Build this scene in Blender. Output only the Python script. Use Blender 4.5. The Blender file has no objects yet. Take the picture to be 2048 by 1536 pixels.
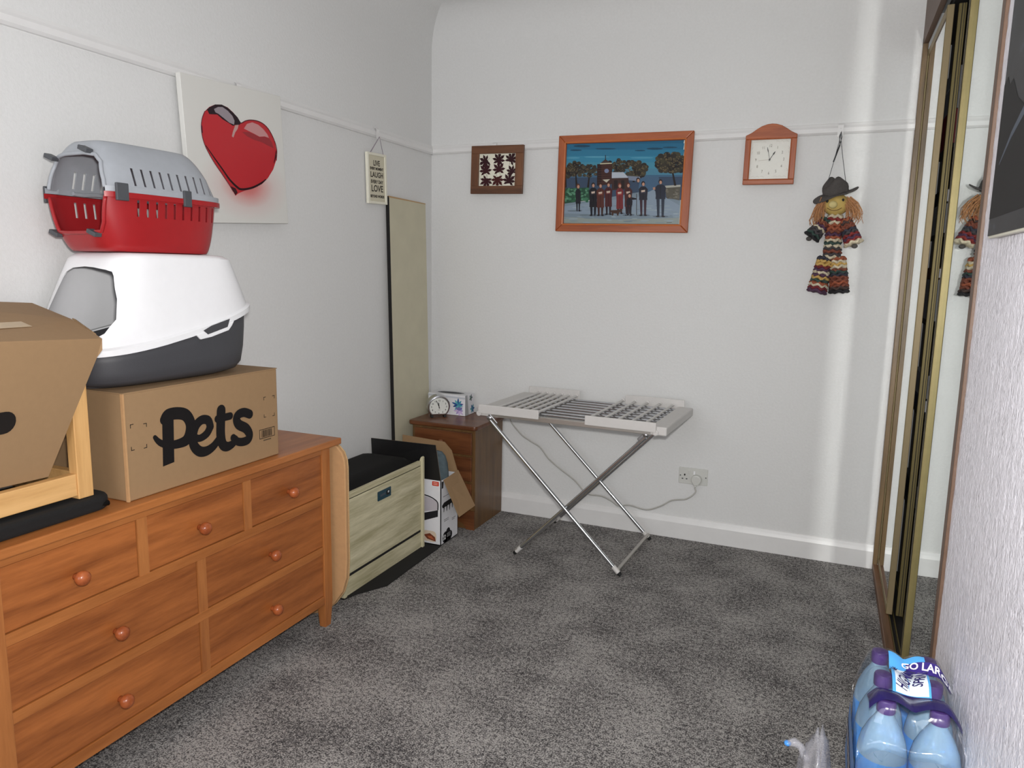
import bpy, bmesh, math, random
from mathutils import Vector, Matrix
random.seed(7)
R = math.radians
sc = bpy.context.scene
COL = sc.collection
# ---------------------------------------------------------------- camera
cd = bpy.data.cameras.new('camera'); cam = bpy.data.objects.new('camera', cd); COL.objects.link(cam)
CPOS = Vector((2.1275, -3.7796, 1.3859)); YAW, PIT, ROL, FPX = 0.40195, -0.15397, 0.0180, 1468.42
fw = Vector((-math.sin(YAW)*math.cos(PIT), math.cos(YAW)*math.cos(PIT), math.sin(PIT)))
rt = Vector((math.cos(YAW), math.sin(YAW), 0)); up = rt.cross(fw)
r2 = rt*math.cos(ROL) + up*math.sin(ROL); u2 = -rt*math.sin(ROL) + up*math.cos(ROL)
cam.matrix_world = Matrix(((r2.x, u2.x, -fw.x, CPOS.x), (r2.y, u2.y, -fw.y, CPOS.y), (r2.z, u2.z, -fw.z, CPOS.z), (0, 0, 0, 1)))
cd.sensor_fit = 'HORIZONTAL'; cd.sensor_width = 36.0; cd.lens = 36.0*FPX/2048; cd.clip_start = 0.05
sc.camera = cam
# ---------------------------------------------------------------- world, lights, exposure
w = bpy.data.worlds.new('world'); sc.world = w; w.use_nodes = True
w.node_tree.nodes['Background'].inputs[0].default_value = (0.80, 0.88, 1.0, 1)
w.node_tree.nodes['Background'].inputs[1].default_value = 1.0
def area(name, loc, target, sx, sy, power, col):
    l = bpy.data.lights.new(name, 'AREA'); l.shape = 'RECTANGLE'; l.size = sx; l.size_y = sy; l.energy = power; l.color = col
    o = bpy.data.objects.new(name, l); COL.objects.link(o); o.location = loc
    o.rotation_euler = (Vector(target)-Vector(loc)).to_track_quat('-Z', 'Y').to_euler(); return o
area('window_daylight', (0.95, -4.93, 1.55), (1.05, 0, 1.25), 1.6, 1.3, 26, (0.97, 0.98, 1.0))
area('camera_flash', (2.135, -3.74, 1.47), (0.95, 0, 1.1), 0.08, 0.06, 62, (1.0, 0.985, 0.96))
sc.view_settings.view_transform = 'Standard'; sc.view_settings.look = 'None'
sc.view_settings.exposure = -0.50; sc.view_settings.gamma = 1.0; sc.view_settings.use_curve_mapping = False
sc.cycles.max_bounces = 6; sc.cycles.diffuse_bounces = 3; sc.cycles.glossy_bounces = 4; sc.cycles.transmission_bounces = 5; sc.cycles.transparent_max_bounces = 10
sc.cycles.use_denoising = True; sc.cycles.use_adaptive_sampling = True; sc.cycles.adaptive_threshold = 0.06
sc.cycles.use_guiding = True; sc.cycles.use_surface_guiding = True; sc.cycles.guiding_training_samples = 40; sc.cycles.caustics_reflective = True; sc.cycles.blur_glossy = 0.0; sc.cycles.sample_clamp_indirect = 0.0

# ---------------------------------------------------------------- materials
def lin(c):
    return tuple((v/255/12.92 if v/255 <= 0.04045 else ((v/255+0.055)/1.055)**2.4) for v in c) + (1,)
MATS = {}
def newmat(name):
    m = bpy.data.materials.new(name); m.use_nodes = True; nt = m.node_tree
    return m, nt, nt.nodes['Principled BSDF']
def N(nt, t, **kw):
    n = nt.nodes.new(t)
    for k, v in kw.items(): setattr(n, k, v)
    return n
def bump(nt, b, src, strength, dist=0.002):
    n = N(nt, 'ShaderNodeBump'); n.inputs['Strength'].default_value = strength; n.inputs['Distance'].default_value = dist
    nt.links.new(src, n.inputs['Height']); nt.links.new(n.outputs[0], b.inputs['Normal'])
def coords(nt, scale=(1, 1, 1)):
    t = N(nt, 'ShaderNodeTexCoord'); mp = N(nt, 'ShaderNodeMapping'); mp.inputs['Scale'].default_value = scale
    nt.links.new(t.outputs['Object'], mp.inputs['Vector']); return mp.outputs[0]
def noise(nt, vec, scale, detail=4, rough=0.55):
    n = N(nt, 'ShaderNodeTexNoise'); n.inputs['Scale'].default_value = scale; n.inputs['Detail'].default_value = detail; n.inputs['Roughness'].default_value = rough
    nt.links.new(vec, n.inputs['Vector']); return n.outputs[0]
def ramp(nt, src, stops):
    r = N(nt, 'ShaderNodeValToRGB'); el = r.color_ramp.elements
    while len(el) < len(stops): el.new(0.5)
    for e, (p, c) in zip(el, stops): e.position = p; e.color = c
    nt.links.new(src, r.inputs[0]); return r.outputs[0]
def plain(name, col, rough=0.5, metal=0.0, var=0.06, scale=40, bmp=0.0, coat=0.0, spec=0.5):
    """one colour with faint mottling (procedural)"""
    if name in MATS: return MATS[name]
    m, nt, b = newmat(name); c = lin(col); v = coords(nt)
    n = noise(nt, v, scale)
    lo = tuple(x*(1-var) for x in c[:3])+(1,); hi = tuple(min(1, x*(1+var)) for x in c[:3])+(1,)
    nt.links.new(ramp(nt, n, [(0.3, lo), (0.7, hi)]), b.inputs['Base Color'])
    b.inputs['Roughness'].default_value = rough; b.inputs['Metallic'].default_value = metal
    b.inputs['Coat Weight'].default_value = coat; b.inputs['Specular IOR Level'].default_value = spec
    if bmp: bump(nt, b, n, bmp)
    MATS[name] = m; return m
def wood(name, c1, c2, axis='y', rough=0.42, knots=None, fine=1.0, coat=0.0):
    if name in MATS: return MATS[name]
    m, nt, b = newmat(name)
    s = {'x': (1.2, 14, 14), 'y': (14, 1.2, 14), 'z': (14, 14, 1.2)}[axis]
    v = coords(nt, s)
    n1 = noise(nt, v, 1.6*fine, 6, 0.6); n2 = noise(nt, v, 9*fine, 5, 0.7)
    mx = N(nt, 'ShaderNodeMath', operation='MULTIPLY_ADD'); nt.links.new(n2, mx.inputs[0]); mx.inputs[1].default_value = 0.35; nt.links.new(n1, mx.inputs[2])
    mid = tuple((a+b_)/2 for a, b_ in zip(lin(c1), lin(c2)))
    nt.links.new(ramp(nt, mx.outputs[0], [(0.48, lin(c1)), (0.66, mid), (0.85, lin(c2))]), b.inputs['Base Color'])
    b.inputs['Roughness'].default_value = rough; b.inputs['Coat Weight'].default_value = coat
    bump(nt, b, mx.outputs[0], 0.08, 0.001)
    MATS[name] = m; return m
def m_wall(name, col, sc_, strength, dist, rough=0.75, detail=3):
    m, nt, b = newmat(name); v = coords(nt); n = noise(nt, v, sc_, detail, 0.6)
    c = lin(col); nt.links.new(ramp(nt, n, [(0.3, tuple(x*0.96 for x in c[:3])+(1,)), (0.7, c)]), b.inputs['Base Color'])
    b.inputs['Roughness'].default_value = rough; bump(nt, b, n, strength, dist); MATS[name] = m; return m
m_wall('wall_paint', (222, 222, 221), 90, 0.22, 0.004)
m_wall('ceiling_paint', (196, 195, 190), 60, 0.12, 0.002)
m_wall('gloss_white', (228, 227, 226), 12, 0.03, 0.001, 0.35)
def m_texwall():
    m, nt, b = newmat('textured_wall'); v = coords(nt, (1, 1, 0.6)); n = noise(nt, v, 150, 3, 0.6)
    c = lin((240, 238, 246)); nt.links.new(ramp(nt, n, [(0.35, tuple(x*0.93 for x in c[:3])+(1,)), (0.65, c)]), b.inputs['Base Color'])
    b.inputs['Roughness'].default_value = 0.38; bump(nt, b, n, 0.5, 0.005); MATS['textured_wall'] = m
m_texwall()
def m_carpet():
    m, nt, b = newmat('carpet'); v = coords(nt)
    f = noise(nt, v, 210, 2, 0.75); g = noise(nt, v, 70, 3, 0.65); big = noise(nt, v, 4.5, 4, 0.6)
    a1 = N(nt, 'ShaderNodeMath', operation='MULTIPLY_ADD'); nt.links.new(g, a1.inputs[0]); a1.inputs[1].default_value = 0.55; nt.links.new(f, a1.inputs[2])
    a2 = N(nt, 'ShaderNodeMath', operation='MULTIPLY_ADD'); nt.links.new(big, a2.inputs[0]); a2.inputs[1].default_value = 0.30; nt.links.new(a1.outputs[0], a2.inputs[2])
    nt.links.new(ramp(nt, a2.outputs[0], [(0.73, lin((54, 52, 54))), (0.90, lin((116, 113, 112))), (1.0, lin((186, 182, 178)))]), b.inputs['Base Color'])
    b.inputs['Roughness'].default_value = 0.95; b.inputs['Specular IOR Level'].default_value = 0.15
    bump(nt, b, a1.outputs[0], 0.9, 0.01); MATS['carpet'] = m
m_carpet()
def m_mirror():
    m, nt, b = newmat('mirror'); v = coords(nt); n = noise(nt, v, 3)
    nt.links.new(ramp(nt, n, [(0, lin((233, 240, 238))), (1, lin((236, 242, 240)))]), b.inputs['Base Color'])
    b.inputs['Metallic'].default_value = 1; b.inputs['Roughness'].default_value = 0.01; MATS['mirror'] = m
m_mirror()
def m_print(name='print', rough=0.6):
    m, nt, b = newmat(name); a = N(nt, 'ShaderNodeVertexColor'); a.layer_name = 'ink'
    nt.links.new(a.outputs[0], b.inputs['Base Color']); b.inputs['Roughness'].default_value = rough; b.inputs['Specular IOR Level'].default_value = 0.25; MATS[name] = m
m_print(); m_print('print_gloss', 0.22)
def m_film(name, col, alpha, rough=0.08):
    m, nt, b = newmat(name); b.inputs['Base Color'].default_value = lin(col); b.inputs['Roughness'].default_value = rough
    v = coords(nt); n = noise(nt, v, 22, 2); bump(nt, b, n, 0.35, 0.006)
    b.inputs['Alpha'].default_value = alpha; b.inputs['Specular IOR Level'].default_value = 1.0; MATS[name] = m; return m
def m_clear(name, base, gain, rough):
    m = bpy.data.materials.new(name); m.use_nodes = True; nt = m.node_tree; nt.nodes.clear()
    out = N(nt, 'ShaderNodeOutputMaterial'); tr = N(nt, 'ShaderNodeBsdfTransparent'); gl = N(nt, 'ShaderNodeBsdfGlossy'); gl.inputs['Roughness'].default_value = rough
    lw = N(nt, 'ShaderNodeLayerWeight'); lw.inputs['Blend'].default_value = 0.35; v = coords(nt); n = noise(nt, v, 26, 2); bp = N(nt, 'ShaderNodeBump'); bp.inputs['Strength'].default_value = 0.5; bp.inputs['Distance'].default_value = 0.006
    nt.links.new(n, bp.inputs['Height']); nt.links.new(bp.outputs[0], gl.inputs['Normal'])
    ma = N(nt, 'ShaderNodeMath', operation='MULTIPLY_ADD'); nt.links.new(lw.outputs['Fresnel'], ma.inputs[0]); ma.inputs[1].default_value = gain; ma.inputs[2].default_value = base
    mx = N(nt, 'ShaderNodeMixShader'); nt.links.new(ma.outputs[0], mx.inputs[0]); nt.links.new(tr.outputs[0], mx.inputs[1]); nt.links.new(gl.outputs[0], mx.inputs[2]); nt.links.new(mx.outputs[0], out.inputs[0]); MATS[name] = m
m_clear('clear_film', 0.05, 0.35, 0.12)
m_film('bag_film', (190, 190, 198), 0.36, 0.15)
plain('card', (152, 122, 88), 0.8, var=0.025, scale=60, bmp=0.03)
plain('card_light', (186, 144, 100), 0.8, var=0.05, scale=60)
plain('card_edge', (182, 150, 108), 0.85, var=0.15, scale=300)
plain('tape', (190, 166, 132), 0.35)
plain('black_vinyl', (10, 9, 9), 0.7, var=0.2, spec=0.2)
plain('black_cloth', (12, 11, 11), 0.9, var=0.25, scale=200)
plain('black_paint', (16, 15, 17), 0.5)
plain('chrome', (205, 207, 210), 0.16, 1.0, var=0.02)
plain('steel', (190, 190, 192), 0.3, 1.0, var=0.02)
plain('airer_plastic', (206, 203, 200), 0.45, var=0.02)
plain('airer_metal', (186, 182, 176), 0.35, 0.7, var=0.03)
plain('white_plastic', (236, 236, 238), 0.25, var=0.01)
plain('socket_plastic', (205, 205, 200), 0.35, var=0.01)
plain('grey_plastic_dark', (66, 66, 70), 0.55, var=0.06, scale=300, bmp=0.05)
plain('grey_plastic', (160, 164, 170), 0.42, var=0.03)
plain('red_plastic', (158, 34, 38), 0.28, var=0.03, spec=0.4)
plain('clip_grey', (72, 74, 78), 0.5)
plain('gold_anod', (116, 104, 66), 0.5, 0.45, var=0.04)
plain('gold_pale', (150, 134, 102), 0.5, 0.35, var=0.03)
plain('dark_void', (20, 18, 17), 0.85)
plain('brown_lam', (100, 76, 60), 0.5, var=0.07)
plain('cable_white', (178, 176, 170), 0.45)
plain('rubber', (18, 18, 18), 0.7)
plain('grey_fabric', (84, 98, 104), 0.9, var=0.15)
wood('orange_pine', (150, 88, 42), (182, 114, 60), 'y', 0.38)
wood('orange_drawer', (128, 70, 32), (178, 106, 54), 'y', 0.36)
wood('orange_post', (152, 90, 46), (184, 118, 64), 'z', 0.38)
wood('knob_wood', (140, 70, 36), (180, 98, 54), 'x', 0.25)
wood('dark_pine', (80, 44, 24), (122, 74, 42), 'x', 0.35)
wood('dark_pine_v', (88, 62, 34), (118, 86, 50), 'z', 0.4)
wood('pale_pine', (196, 148, 90), (222, 176, 116), 'z', 0.5)
wood('pale_pine_y', (196, 148, 90), (222, 176, 116), 'y', 0.5)
wood('cream_wood', (172, 164, 128), (220, 212, 180), 'y', 0.6, fine=1.4)
wood('cream_wood_z', (190, 182, 148), (214, 206, 172), 'z', 0.6)
wood('frame_orange', (138, 66, 32), (178, 96, 52), 'x', 0.35)
wood('frame_orange_v', (138, 66, 32), (178, 96, 52), 'z', 0.35)
wood('frame_dark', (74, 44, 26), (120, 76, 46), 'x', 0.5)
wood('frame_dark_v', (74, 44, 26), (120, 76, 46), 'z', 0.5)
wood('jamb_wood', (84, 66, 42), (118, 94, 62), 'z', 0.45)
wood('sill_wood', (88, 60, 40), (122, 86, 58), 'y', 0.45)

# ---------------------------------------------------------------- geometry helpers
ROOTM = {}
class MB:
    def __init__(s): s.v = []; s.f = []; s.c = []
    def add(s, vs, fs, col=None):
        o = len(s.v); s.v += [tuple(x) for x in vs]; s.f += [tuple(i+o for i in f) for f in fs]; s.c += [col]*len(fs); return s
    def box(s, x0, x1, y0, y1, z0, z1, M=None):
        vs = [Vector((x, y, z)) for z in (z0, z1) for y in (y0, y1) for x in (x0, x1)]
        if M: vs = [M @ q for q in vs]
        return s.add(vs, [(0, 2, 3, 1), (4, 5, 7, 6), (0, 1, 5, 4), (2, 6, 7, 3), (0, 4, 6, 2), (1, 3, 7, 5)])
    def rod(s, p0, p1, r, n=10, r1=None): return s.tube([p0, p1], r, n, r1)
    def tube(s, pts, r, n=8, r1=None, cap=True):
        pts = [Vector(q) for q in pts]; k = len(pts); vs = []; fs = []; prev = None
        for i, q in enumerate(pts):
            t = (pts[min(i+1, k-1)]-pts[max(i-1, 0)]).normalized()
            if prev is None: a = t.orthogonal().normalized()
            else: a = (prev-t*prev.dot(t)); a = a.normalized() if a.length > 1e-6 else t.orthogonal().normalized()
            prev = a; b = t.cross(a); rr = r if r1 is None else r+(r1-r)*i/(k-1)
            if isinstance(r, (list, tuple)): rr = r[i]
            vs += [q+(a*math.cos(2*math.pi*j/n)+b*math.sin(2*math.pi*j/n))*rr for j in range(n)]
        for i in range(k-1):
            for j in range(n): fs.append((i*n+j, i*n+(j+1) % n, (i+1)*n+(j+1) % n, (i+1)*n+j))
        if cap: fs += [tuple(range(n-1, -1, -1)), tuple((k-1)*n+j for j in range(n))]
        return s.add(vs, fs)
    def lathe(s, prof, M, n=20):
        """prof = [(r, h)] about local z"""
        vs = []; fs = []
        for r_, h in prof:
            vs += [M @ Vector((r_*math.cos(2*math.pi*j/n), r_*math.sin(2*math.pi*j/n), h)) for j in range(n)]
        for i in range(len(prof)-1):
            for j in range(n): fs.append((i*n+j, i*n+(j+1) % n, (i+1)*n+(j+1) % n, (i+1)*n+j))
        fs += [tuple(range(n-1, -1, -1)), tuple((len(prof)-1)*n+j for j in range(n))]
        return s.add(vs, fs)
    def prism(s, poly, F, d0, d1, col=None):
        """poly in (u,v); F(u,v,d) -> point; extruded d0..d1"""
        n = len(poly); vs = [F(u, v, d0) for u, v in poly]+[F(u, v, d1) for u, v in poly]
        fs = [tuple(range(n-1, -1, -1)), tuple(range(n, 2*n))]+[(i, (i+1) % n, n+(i+1) % n, n+i) for i in range(n)]
        return s.add(vs, fs, col)
    def flat(s, poly, F, d, col):
        return s.add([F(u, v, d) for u, v in poly], [tuple(range(len(poly)))], col)
    def stroke(s, pts, wd, F, d, col, closed=False):
        """flat ribbon of width wd (number or list) with round ends"""
        k = len(pts); P = [Vector(q) for q in pts]
        ws = list(wd) if isinstance(wd, (list, tuple)) else [wd]*k
        if k > 3:
            Q = []; W2 = []
            for i in range(k-1):
                p0, p1, p2, p3 = P[max(i-1, 0)], P[i], P[i+1], P[min(i+2, k-1)]
                for a in range(5):
                    t = a/5; Q.append(0.5*((2*p1)+(p2-p0)*t+(2*p0-5*p1+4*p2-p3)*t*t+(3*p1-p0-3*p2+p3)*t**3)); W2.append(ws[i]+(ws[i+1]-ws[i])*t)
            P = Q+[P[-1]]; ws = W2+[ws[-1]]; k = len(P)
        L = []; Rr = []
        for i in range(k):
            t = (P[min(i+1, k-1)]-P[max(i-1, 0)]).normalized(); n = Vector((-t.y, t.x))*ws[i]/2
            L.append(P[i]+n); Rr.append(P[i]-n)
        vs = [F(q.x, q.y, d) for q in L]+[F(q.x, q.y, d) for q in Rr]
        s.add(vs, [(k+i, k+i+1, i+1, i) for i in range(k-1)], col)
        for i in (0, k-1):
            t = (P[1]-P[0]) if i == 0 else (P[-1]-P[-2]); a0 = math.atan2(t.y, t.x)+(math.pi/2 if i == 0 else -math.pi/2)
            s.flat([(P[i].x+ws[i]/2*math.cos(a0+a*math.pi/7), P[i].y+ws[i]/2*math.sin(a0+a*math.pi/7)) for a in range(8)], F, d, col)
        return s
    def text(s, body, size, cx, cy, F, d, col, sx=1.0, rot=0.0, bold=0.0):
        cu = bpy.data.curves.new('t', 'FONT'); cu.body = body; cu.size = size; cu.align_x = 'CENTER'; cu.align_y = 'CENTER'; cu.offset = bold; cu.resolution_u = 3
        o = bpy.data.objects.new('t', cu); me = o.to_mesh()
        ca, sa = math.cos(rot), math.sin(rot)
        vs = [F(cx+q.co.x*sx*ca-q.co.y*sa, cy+q.co.x*sx*sa+q.co.y*ca, d) for q in me.vertices]
        s.add(vs, [tuple(p.vertices) for p in me.polygons], col)
        o.to_mesh_clear(); bpy.data.objects.remove(o); bpy.data.curves.remove(cu); return s
    def build(s, name, mat, parent=None, smooth=False, bevel=0.0, world=True, solid=0.0, seg=2):
        me = bpy.data.meshes.new(name); vs = s.v
        if parent is not None and world:
            Mi = ROOTM[parent.name].inverted(); vs = [Mi @ Vector(q) for q in vs]
        me.from_pydata([tuple(q) for q in vs], [], s.f); me.validate(); me.update()
        if any(c is not None for c in s.c) and len(me.polygons) == len(s.c):
            at = me.color_attributes.new('ink', 'FLOAT_COLOR', 'CORNER')
            for pl, c in zip(me.polygons, s.c):
                for li in pl.loop_indices: at.data[li].color = lin(c or (128, 128, 128))
        me.materials.append(MATS[mat] if isinstance(mat, str) else mat)
        if smooth:
            for pl in me.polygons: pl.use_smooth = True
        o = bpy.data.objects.new(name, me); COL.objects.link(o)
        if smooth == 'auto':
            me.set_sharp_from_angle(angle=R(38))
        if parent is not None: o.parent = parent; ROOTM[o.name] = ROOTM[parent.name]
        else: ROOTM[o.name] = Matrix.Identity(4)
        if solid: md = o.modifiers.new('solid', 'SOLIDIFY'); md.thickness = solid; md.offset = -1
        if bevel: md = o.modifiers.new('bevel', 'BEVEL'); md.width = bevel; md.segments = seg; md.limit_method = 'ANGLE'; md.angle_limit = R(40)
        return o
def tag(o, label, cat, group=None, kind=None):
    o['label'] = label; o['category'] = cat
    if group: o['group'] = group
    if kind: o['kind'] = kind
    return o
def thing(name, label, cat, loc=(0, 0, 0), rot=(0, 0, 0), group=None):
    o = bpy.data.objects.new(name, None); COL.objects.link(o); o.location = loc; o.rotation_euler = rot; o.empty_display_size = 0.05
    from mathutils import Euler
    ROOTM[o.name] = Matrix.Translation(loc) @ Euler(rot).to_matrix().to_4x4()
    return tag(o, label, cat, group)
def struct(o): o['kind'] = 'structure'; return o
def along(p0, p1):
    """matrix with local z from p0 to p1, origin p0"""
    d = Vector(p1)-Vector(p0); return Matrix.Translation(p0) @ d.to_track_quat('Z', 'Y').to_matrix().to_4x4()
def FL(y0, z0, x):   # frame on a face looking +x (left wall, dresser side): u=+y v=+z
    return lambda u, v, d: Vector((x+d, y0+u, z0+v))
def FB(x0, z0, y):   # frame on a face looking -y (back wall): u=+x v=+z
    return lambda u, v, d: Vector((x0+u, y-d, z0+v))
def rrect(x0, x1, y0, y1, r, n=5):
    out = []
    for cx, cy, a0 in ((x1-r, y1-r, 0), (x0+r, y1-r, 90), (x0+r, y0+r, 180), (x1-r, y0+r, 270)):
        for i in range(n+1): a = R(a0+90*i/n); out.append((cx+r*math.cos(a), cy+r*math.sin(a)))
    return out
def boolean_cut(o, cutter_mb):
    """cut the closed volumes of cutter_mb out of o (kept as one clean mesh)"""
    me = bpy.data.meshes.new('cut'); me.from_pydata([tuple(q) for q in cutter_mb.v], [], cutter_mb.f); me.update()
    bm = bmesh.new(); bm.from_mesh(me); bmesh.ops.recalc_face_normals(bm, faces=bm.faces[:]); bm.to_mesh(me); bm.free()
    c = bpy.data.objects.new('cut', me); COL.objects.link(c)
    c.matrix_world = Matrix.Identity(4)
    md = o.modifiers.new('cut', 'BOOLEAN'); md.operation = 'DIFFERENCE'; md.object = c; md.solver = 'EXACT'
    md.use_self = True
    bpy.context.view_layer.update()
    dg = bpy.context.evaluated_depsgraph_get()
    nm = bpy.data.meshes.new_from_object(o.evaluated_get(dg)); o.modifiers.clear(); nm.set_sharp_from_angle(angle=R(38)); old = o.data; o.data = nm; nm.name = old.name
    bpy.data.objects.remove(c); o.modifiers.new('normals', 'WEIGHTED_NORMAL').keep_sharp = True; return o
D = {"heart":[[-0.003,0.114],[-0.016,0.13],[-0.041,0.146],[-0.067,0.158],[-0.096,0.162],[-0.128,0.156],[-0.156,0.142],[-0.179,0.122],[-0.192,0.097],[-0.198,0.069],[-0.196,0.038],[-0.186,0.008],[-0.166,-0.023],[-0.14,-0.054],[-0.107,-0.087],[-0.076,-0.119],[-0.057,-0.141],[-0.045,-0.156],[-0.03,-0.146],[0.005,-0.132],[0.055,-0.117],[0.1,-0.097],[0.135,-0.07],[0.167,-0.033],[0.186,0.005],[0.191,0.042],[0.183,0.071],[0.165,0.099],[0.144,0.12],[0.118,0.133],[0.086,0.138],[0.05,0.135],[0.022,0.127],[0.004,0.117]],"h_dark":[[-0.181,0.119],[-0.156,0.141],[-0.128,0.156],[-0.096,0.162],[-0.067,0.157],[-0.041,0.145],[-0.019,0.132],[-0.003,0.115],[-0.01,0.107],[-0.034,0.102],[-0.044,0.097],[-0.064,0.103],[-0.095,0.111],[-0.12,0.123],[-0.158,0.117],[-0.166,0.129]],"h_hl":[[-0.135,0.139],[-0.115,0.15],[-0.093,0.154],[-0.068,0.146],[-0.046,0.132],[-0.036,0.117],[-0.039,0.102],[-0.063,0.105],[-0.089,0.116],[-0.114,0.126],[-0.129,0.129]],"h_drip":[[-0.034,0.101],[-0.016,0.106],[-0.021,0.091],[-0.035,0.075],[-0.045,0.055],[-0.053,0.058],[-0.047,0.075]],"h_hl2":[[0.011,0.097],[0.028,0.117],[0.057,0.128],[0.089,0.125],[0.117,0.113],[0.139,0.097],[0.147,0.085],[0.123,0.087],[0.094,0.081],[0.065,0.087],[0.037,0.092]],"h_shade":[[0.001,0.083],[0.037,0.089],[0.065,0.086],[0.094,0.08],[0.123,0.086],[0.149,0.084],[0.164,0.071],[0.173,0.049],[0.137,0.056],[0.108,0.062],[0.064,0.065],[0.029,0.071]],"h_stripe":[[-0.18,0.005],[-0.148,-0.027],[-0.106,-0.067],[-0.072,-0.1],[-0.036,-0.123],[-0.012,-0.129],[0.041,-0.118],[0.092,-0.096],[0.122,-0.077]],"h_edge":[[0.186,0.041],[0.183,0.02],[0.172,-0.007]],"h_edge2":[[-0.195,0.07],[-0.194,0.048]],"h_tip":[[-0.068,-0.123],[-0.043,-0.129],[-0.034,-0.143],[-0.046,-0.155],[-0.058,-0.138]],"p_map":[[-0.452,0.335],[-0.436,-0.31],[0.47,0.28],[0.505,-0.307]],"pets":{"stem":[[-0.156,0.216],[-0.157,0.173],[-0.159,0.127],[-0.162,0.073]],"bowl":[[-0.17,0.207],[-0.156,0.218],[-0.125,0.218],[-0.095,0.208],[-0.079,0.184],[-0.079,0.158],[-0.094,0.134],[-0.12,0.128],[-0.153,0.13],[-0.18,0.139],[-0.195,0.15],[-0.205,0.163]],"e":[[-0.081,0.146],[-0.05,0.128],[-0.019,0.136],[-0.003,0.155],[-0.011,0.176],[-0.035,0.182],[-0.059,0.168],[-0.072,0.139],[-0.069,0.11],[-0.049,0.088],[-0.022,0.083],[0.006,0.092],[0.03,0.111]],"t":[[0.043,0.198],[0.039,0.159],[0.037,0.12],[0.043,0.091],[0.06,0.079],[0.084,0.082],[0.098,0.095]],"bar":[[0.026,0.174],[0.079,0.174]],"s":[[0.164,0.165],[0.14,0.175],[0.116,0.173],[0.105,0.16],[0.114,0.14],[0.144,0.122],[0.159,0.1],[0.153,0.083],[0.128,0.08],[0.104,0.087],[0.088,0.102]]},"marks":[[-0.282,0.214],[-0.229,0.209],[-0.232,0.139],[-0.283,0.141],[0.232,0.211],[0.285,0.21],[0.283,0.139],[0.231,0.141]],"bar":[[0.207,0.104],[0.281,0.102],[0.281,0.069],[0.207,0.072]],"cable":[[0.539,-0.06,0.573],[0.601,-0.06,0.485],[0.663,-0.06,0.447],[0.723,-0.06,0.417],[0.776,-0.06,0.357],[0.844,-0.06,0.309],[0.929,-0.06,0.255],[0.98,-0.06,0.205],[1.013,-0.06,0.187],[1.086,-0.06,0.187],[1.142,-0.06,0.167],[1.183,-0.06,0.145],[1.237,-0.06,0.159],[1.33,-0.06,0.147],[1.405,-0.06,0.178],[1.462,-0.06,0.217],[1.535,-0.06,0.235],[1.577,-0.06,0.272],[1.597,-0.06,0.32]]}
# ---------------------------------------------------------------- the room
XR = 2.425            # near right wall / wardrobe frame plane
struct(MB().box(-0.1, 3.1, -5.1, 0.1, -0.1, 0).build('floor', 'carpet'))
struct(MB().box(-0.12, 0, -5.1, 0.12, 0, 2.9).build('wall_left', 'wall_paint'))
struct(MB().box(0, 3.1, 0, 0.12, 0, 2.9).build('wall_back', 'wall_paint'))
m = MB(); nyy, nzz = 150, 140
ys = [-5.0+(3.1*i/nyy) for i in range(nyy+1)]
ys = [-5.0+2.2*i/30 for i in range(30)]+[-2.8+0.9*i/nyy for i in range(nyy+1)]
zs = [2.8*i/nzz for i in range(nzz+1)]
rng = random.Random(5); vs = []
for y in ys:
    for z in zs: vs.append((XR-(rng.random()*0.0018 if y > -2.8 else 0), y+((rng.random()-0.5)*0.006 if y > -1.91 else 0), z))
k = len(zs); m.add(vs, [(i*k+j, i*k+j+1, (i+1)*k+j+1, (i+1)*k+j) for i in range(len(ys)-1) for j in range(k-1)])
n0 = len(m.v); e = (len(ys)-1)*k
m.add([(XR+0.09, -1.905, z) for z in zs], []); m.f += [(e+j, e+j+1, n0+j+1, n0+j) for j in range(k-1)]; m.c += [None]*(k-1)
struct(m.build('wall_right', 'textured_wall', smooth=True))
struct(MB().box(3.0, 3.1, -1.9, 0, 0, 2.9).build('wall_wardrobe', 'wall_paint'))
struct(MB().box(XR+0.005, 3.0, -1.95, 0, 2.50, 2.9).build('wall_above_wardrobe', 'wall_paint'))
# ceiling with a soft cove where it meets the walls
m = MB(); rings = [[(0.0004, -0.0004, 2.45), (XR-0.0004, -0.0004, 2.45), (XR-0.0004, -4.9996, 2.45), (0.0004, -4.9996, 2.45)]]
for i in range(9):
    a = R(90*i/8); d = 0.0004+0.22*(1-math.cos(a)); z = 2.57+0.22*math.sin(a)
    rings.append([(0+d, 0-d, z), (XR-d, 0-d, z), (XR-d, -5.0+d, z), (0+d, -5.0+d, z)])
vs = [q for r_ in rings for q in r_]; fs = [(i*4+j, i*4+(j+1) % 4, (i+1)*4+(j+1) % 4, (i+1)*4+j) for i in range(9) for j in range(4)]+[(36, 37, 38, 39)]
struct(m.add(vs, fs).build('ceiling', 'wall_paint', smooth='auto'))
# front wall (behind the camera) with its window opening
m = MB(); m.box(0, 0.12, -5.1, -5.0, 0, 2.9); m.box(1.78, XR+0.1, -5.1, -5.0, 0, 2.9); m.box(0.12, 1.78, -5.1, -5.0, 0, 0.88); m.box(0.12, 1.78, -5.1, -5.0, 2.23, 2.9)
struct(m.build('wall_front', 'wall_paint'))
m = MB(); m.box(0.12, 0.17, -5.08, -5.02, 0.88, 2.23); m.box(1.73, 1.78, -5.08, -5.02, 0.88, 2.23); m.box(0.93, 0.97, -5.08, -5.02, 0.88, 2.23); m.box(0.12, 1.78, -5.08, -5.02, 0.88, 0.93); m.box(0.12, 1.78, -5.08, -5.02, 2.18, 2.23)
struct(m.build('window_1', 'gloss_white', bevel=0.005))
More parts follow.
